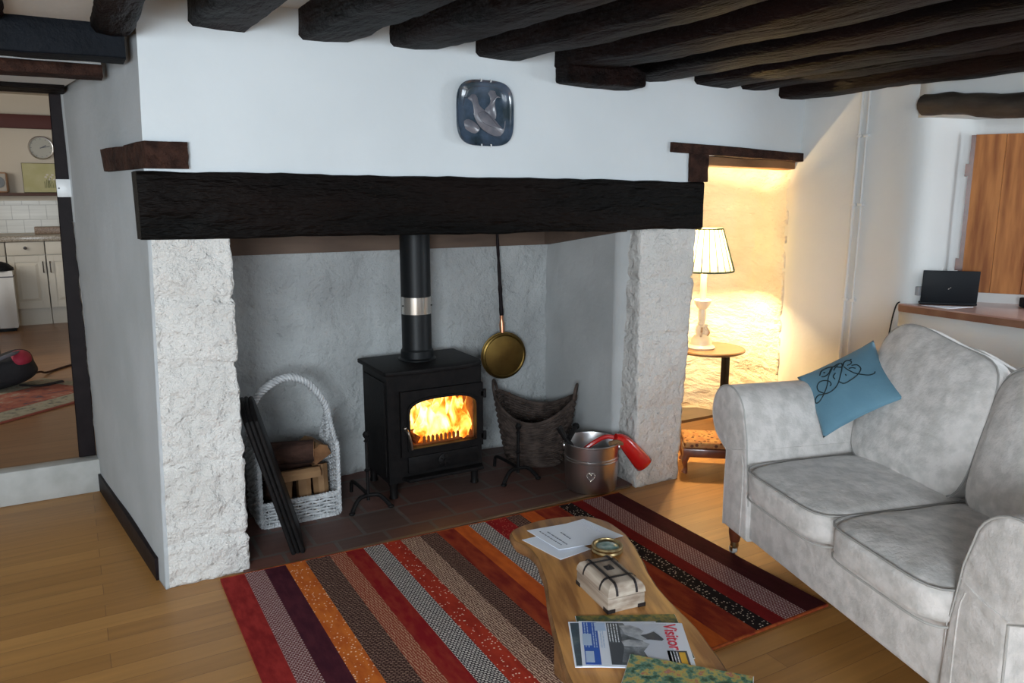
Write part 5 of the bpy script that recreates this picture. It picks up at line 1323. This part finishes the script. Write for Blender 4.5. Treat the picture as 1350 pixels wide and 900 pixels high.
m = MB(); m.lathe([(0, 0), (.058, 0), (.062, .006), (.05, .008), (0, .006)], n=28, M=Matrix.Translation((-.565, 9.824, 1.632)) @ Matrix.Rotation(PI/2, 4, 'X')); obj('speaker_grille', m, mat('grille_grey', (.18, .20, .22), .6), t, world=True)

KNOB = mat('dark_knob', (.03, .022, .02), .4)
def cabinet(x, label):
    w = .34; t = thing('kitchen_cabinet', label, 'cabinet', (x, 9.36, .17), group='cream kitchen base cabinets')
    m = MB(); m.box(.001, w-.001, .02, .58, .175, .862); m.box(.001, w-.001, .05, .55, .0, .175); obj('carcass', m, CREAM, t)
    m = MB(); m.box(.004, w-.004, 0, .02, .728, .862, bevel=.004); dr = obj('drawer', m, CREAM, t)
    m = MB(); m.lathe([(0, 0), (.006, 0), (.006, .014), (.016, .02), (.016, .028), (0, .032)], n=16, M=Matrix.Translation((w/2, 0, .80)) @ Matrix.Rotation(PI/2, 4, 'X')); obj('knob', m, KNOB, dr)
    z0, z1 = .178, .720; m = MB(); m.box(.004, w-.004, 0, .012, z0, z1)
    m.box(.004, .064, -.008, 0, z0, z1, bevel=.002); m.box(w-.064, w-.004, -.008, 0, z0, z1, bevel=.002); m.box(.064, w-.064, -.008, 0, z0, z0+.065, bevel=.002); m.box(.064, w-.064, -.008, 0, z1-.065, z1, bevel=.002)
    b = bmesh.new(); i0 = (.074, w-.074, z0+.075, z1-.075); i1 = (.100, w-.100, z0+.101, z1-.101)
    lo = [b.verts.new(p) for p in ((i0[0], 0, i0[2]), (i0[1], 0, i0[2]), (i0[1], 0, i0[3]), (i0[0], 0, i0[3]))]; hi = [b.verts.new(p) for p in ((i1[0], -.008, i1[2]), (i1[1], -.008, i1[2]), (i1[1], -.008, i1[3]), (i1[0], -.008, i1[3]))]
    b.faces.new(hi); b.faces.new(lo[::-1])
    for i in range(4): b.faces.new([lo[i], lo[(i+1) % 4], hi[(i+1) % 4], hi[i]])
    m.merge(b); return t, m, w
for i, (x, lab, side) in enumerate([(-.886, 'cream cabinet hidden behind the white bin', 1), (-.542, 'cream kitchen cabinet right of the bin, handle on its right', 1), (-.198, 'cream kitchen cabinet against the dark doorpost, handle on its left', 0), (.146, 'cream kitchen cabinet behind the doorpost', 1), (-1.23, 'cream kitchen cabinet left of the bin', 0)]):
    if i in (3,): continue
    t, m, w = cabinet(x, lab); dd = obj('door', m, CREAM, t, smooth=False)
    hx = w-.03 if side else .03; m = MB(); m.tube(bez([(hx, -.008, .545), (hx, -.03, .552), (hx, -.034, .60), (hx, -.03, .648), (hx, -.008, .655)], 14), .006, 6); obj('handle', m, KNOB, dd)
m = MB(); m.box(-1.24, .88, 9.33, 9.94, 1.036, 1.092, bevel=.005); tag(obj('worktop', m, GRANITE), 'speckled granite worktop over the cream kitchen cabinets', 'worktop')
m = MB(); m.box(-.285, .3, 9.70, 9.93, 1.093, 1.165, bevel=.004); tag(obj('granite_slab', m, GRANITE2), 'brown speckled granite slab lying on the worktop by the doorpost', 'slab')
t = thing('pedal_bin', 'tall white bin with a grey band and black lid before the kitchen cabinets', 'bin', (-.60, 9.15, .17))
m = MB(); m.prism([(-.11, -.10), (.11, -.10), (.11, .10), (-.11, .10)], .03, .60, bevel=.012); obj('body', m, WHITEP, t)
m = MB(); m.box(-.1125, .1125, -.1025, .1025, .535, .545); obj('band', m, INK, t)
m = MB(); m.lathe([(.0, .60), (.145, .60), (.14, .625), (.09, .665), (.03, .685), (0, .69)], n=28, sx=.85, sy=.85); obj('lid', m, BLACKP, t)
m = MB(); m.box(-.09, .09, -.09, .09, .0, .032); obj('foot', m, BLACKP, t)
t = thing('dining_table', 'dark red-brown table just inside the kitchen, one tapered leg showing', 'table', (-1.1, 7.9, .17))
m = MB(); m.box(-.60, .45, -.40, .60, .70, .74, bevel=.006); obj('table_top', m, DARKTRIM, t)
for (x, y) in ((.515, -.36), (-.5, -.36), (.40, .5), (-.5, .5)):
    m = MB(); b = bmesh.new(); lo = [b.verts.new((x+sx_*.030, y+sy_*.030, 0)) for sx_, sy_ in ((-1, -1), (1, -1), (1, 1), (-1, 1))]; hi = [b.verts.new((x-.03+sx_*.028, y+sy_*.028, .70)) for sx_, sy_ in ((-1, -1), (1, -1), (1, 1), (-1, 1))]
    b.faces.new(lo[::-1]); b.faces.new(hi)
    for i in range(4): b.faces.new([lo[i], lo[(i+1) % 4], hi[(i+1) % 4], hi[i]])
    m.merge(b); obj('leg', m, mat('leg_red', (.045, .014, .012), .4) if 'leg_red' not in bpy.data.materials else bpy.data.materials['leg_red'], t)
# persian rug in kitchen
PR_ = multi('persian_field', [(.05, .05, .07), (.30, .08, .05), (.34, .12, .08), (.34, .30, .23)], 11, rough=.95)
PB_ = multi('persian_border', [(.07, .06, .08), (.30, .28, .20), (.36, .33, .25), (.25, .07, .05)], 17, rough=.95)
t = thing('persian_rug', 'patterned red and cream rug on the kitchen floor beyond the doorway', 'rug', (-.6, 5.8, .17), math.radians(38))
t.rotation_euler.z = math.atan2(5.678-5.352, -.043+.441); a = t.rotation_euler.z
t.location = (-.441, 5.352, .17)
m = MB(); m.box(-1.6, .9, 0, .78, .001, .010); obj('border', m, PB_, t, smooth=False)
m = MB(); m.box(-1.5, .8, .19, .60, .010, .0115); obj('field', m, PR_, t, smooth=False)
m = MB(); m.box(-1.6, .9, -.02, 0, .001, .010); obj('selvedge', m, mat('selvedge_red', (.22, .05, .03), .9), t, smooth=False)
# backpack
t = thing('backpack', 'black and dark red backpack lying on the patterned kitchen rug', 'backpack', (-.475, 6.35, .18))
b = bmesh.new(); bmesh.ops.create_icosphere(b, subdivisions=4, radius=1)
for v in b.verts:
    q = (abs(v.co.x)**3+abs(v.co.y)**3+abs(v.co.z)**3)**(-1/3); v.co *= q; v.co = Vector((v.co.x*.20*(1-.25*v.co.z), v.co.y*.17, max(-1, v.co.z)*.115+.115+.05*v.co.x)); v.co *= 1+.06*nz(*v.co, 9)
    v.co.z = max(.004, v.co.z)
m = MB(); m.merge(b); obj('bag_body', m, BLACKF, t, angle=180)
m = MB(); m.ball((.115, -.04, .195), .10, (.75, 1.25, .62), 12); obj('side_panel', m, REDF, t)
m = MB(); m.tube(bez([(-.16, -.12, .16), (-.02, -.15, .215), (.08, -.13, .25), (.12, -.05, .245)], 16), .013, 8); obj('strap', m, mat('grey_web', (.12, .12, .14), .8), t)
m = MB(); m.tube(bez([(.10, -.14, .03), (.22, -.13, .012), (.36, -.06, .012)], 10), .018, 6, flat=.4); obj('loose_strap', m, BLACKF, t)
m = MB(); m.tube(bez([(-.335, 6.62, .19), (-.26, 6.60, .215), (-.22, 6.72, .182), (-.10, 6.90, .178), (.15, 7.2, .178)], 20), .008, 6)
tag(obj('dark_cord', m, BARK), 'dark cord running across the kitchen floor from the backpack', 'cord')

# ------------------------------------------------------------------ light
W = bpy.data.worlds.new('sky'); SC.world = W; W.use_nodes = True
bg = W.node_tree.nodes['Background']; bg.inputs[0].default_value = (.70, .83, 1, 1); bg.inputs[1].default_value = 1.2
def area(name, loc, target, sx, sy, power, col):
    l = bpy.data.lights.new(name, 'AREA'); l.shape = 'RECTANGLE'; l.size = sx; l.size_y = sy; l.energy = power; l.color = col
    o = bpy.data.objects.new(name, l); link(o); o.location = loc; o.rotation_euler = (Vector(target)-Vector(loc)).to_track_quat('-Z', 'Y').to_euler(); return o
DAY = (.82, .92, 1.0)
area('daylight_rear_left', (-1.3, -1.72, 1.42), (.8, 2.6, 1.0), 1.3, 1.0, 205, DAY)
area('daylight_rear_right', (1.7, -1.75, 1.45), (1.4, 2, 1.2), 1.6, 1.0, 22, DAY)
area('daylight_side_window', (4.62, 1.02, 1.50), (2.5, 1.5, .9), 1.2, .8, 40, DAY)
area('kitchen_fill', (-2.6, 7.0, 1.9), (0, 8.5, .8), 1.4, 1.2, 45, (1, .95, .86))  # unseen fill light added inside the kitchen to brighten it, no window there
def point(name, loc, p, col, r):
    l = bpy.data.lights.new(name, 'POINT'); l.energy = p; l.color = col; l.shadow_soft_size = r; o = bpy.data.objects.new(name, l); link(o); o.location = loc; return o
point('lamp_light', (LX, LY, 1.19), 165, (1, .68, .32), .05)
point('fire_light', (1.58, 3.56, .42), 3, (1, .45, .12), .05)

# ------------------------------------------------------------------ camera
f = 1023.0; pitch = math.atan(193/1023.0); yaw = math.radians(29.7)
cam = bpy.data.cameras.new('camera'); cam.sensor_width = 36; cam.lens = 36*f/1350; cam.clip_start = .05
co = bpy.data.objects.new('camera', cam); link(co); co.location = (0, 0, 1.5); co.rotation_euler = (PI/2-pitch, 0, -yaw)
SC.camera = co
SC.view_settings.view_transform = 'Standard'; SC.view_settings.look = 'None'; SC.view_settings.gamma = 1; SC.view_settings.use_curve_mapping = False
SC.view_settings.exposure = 0.0
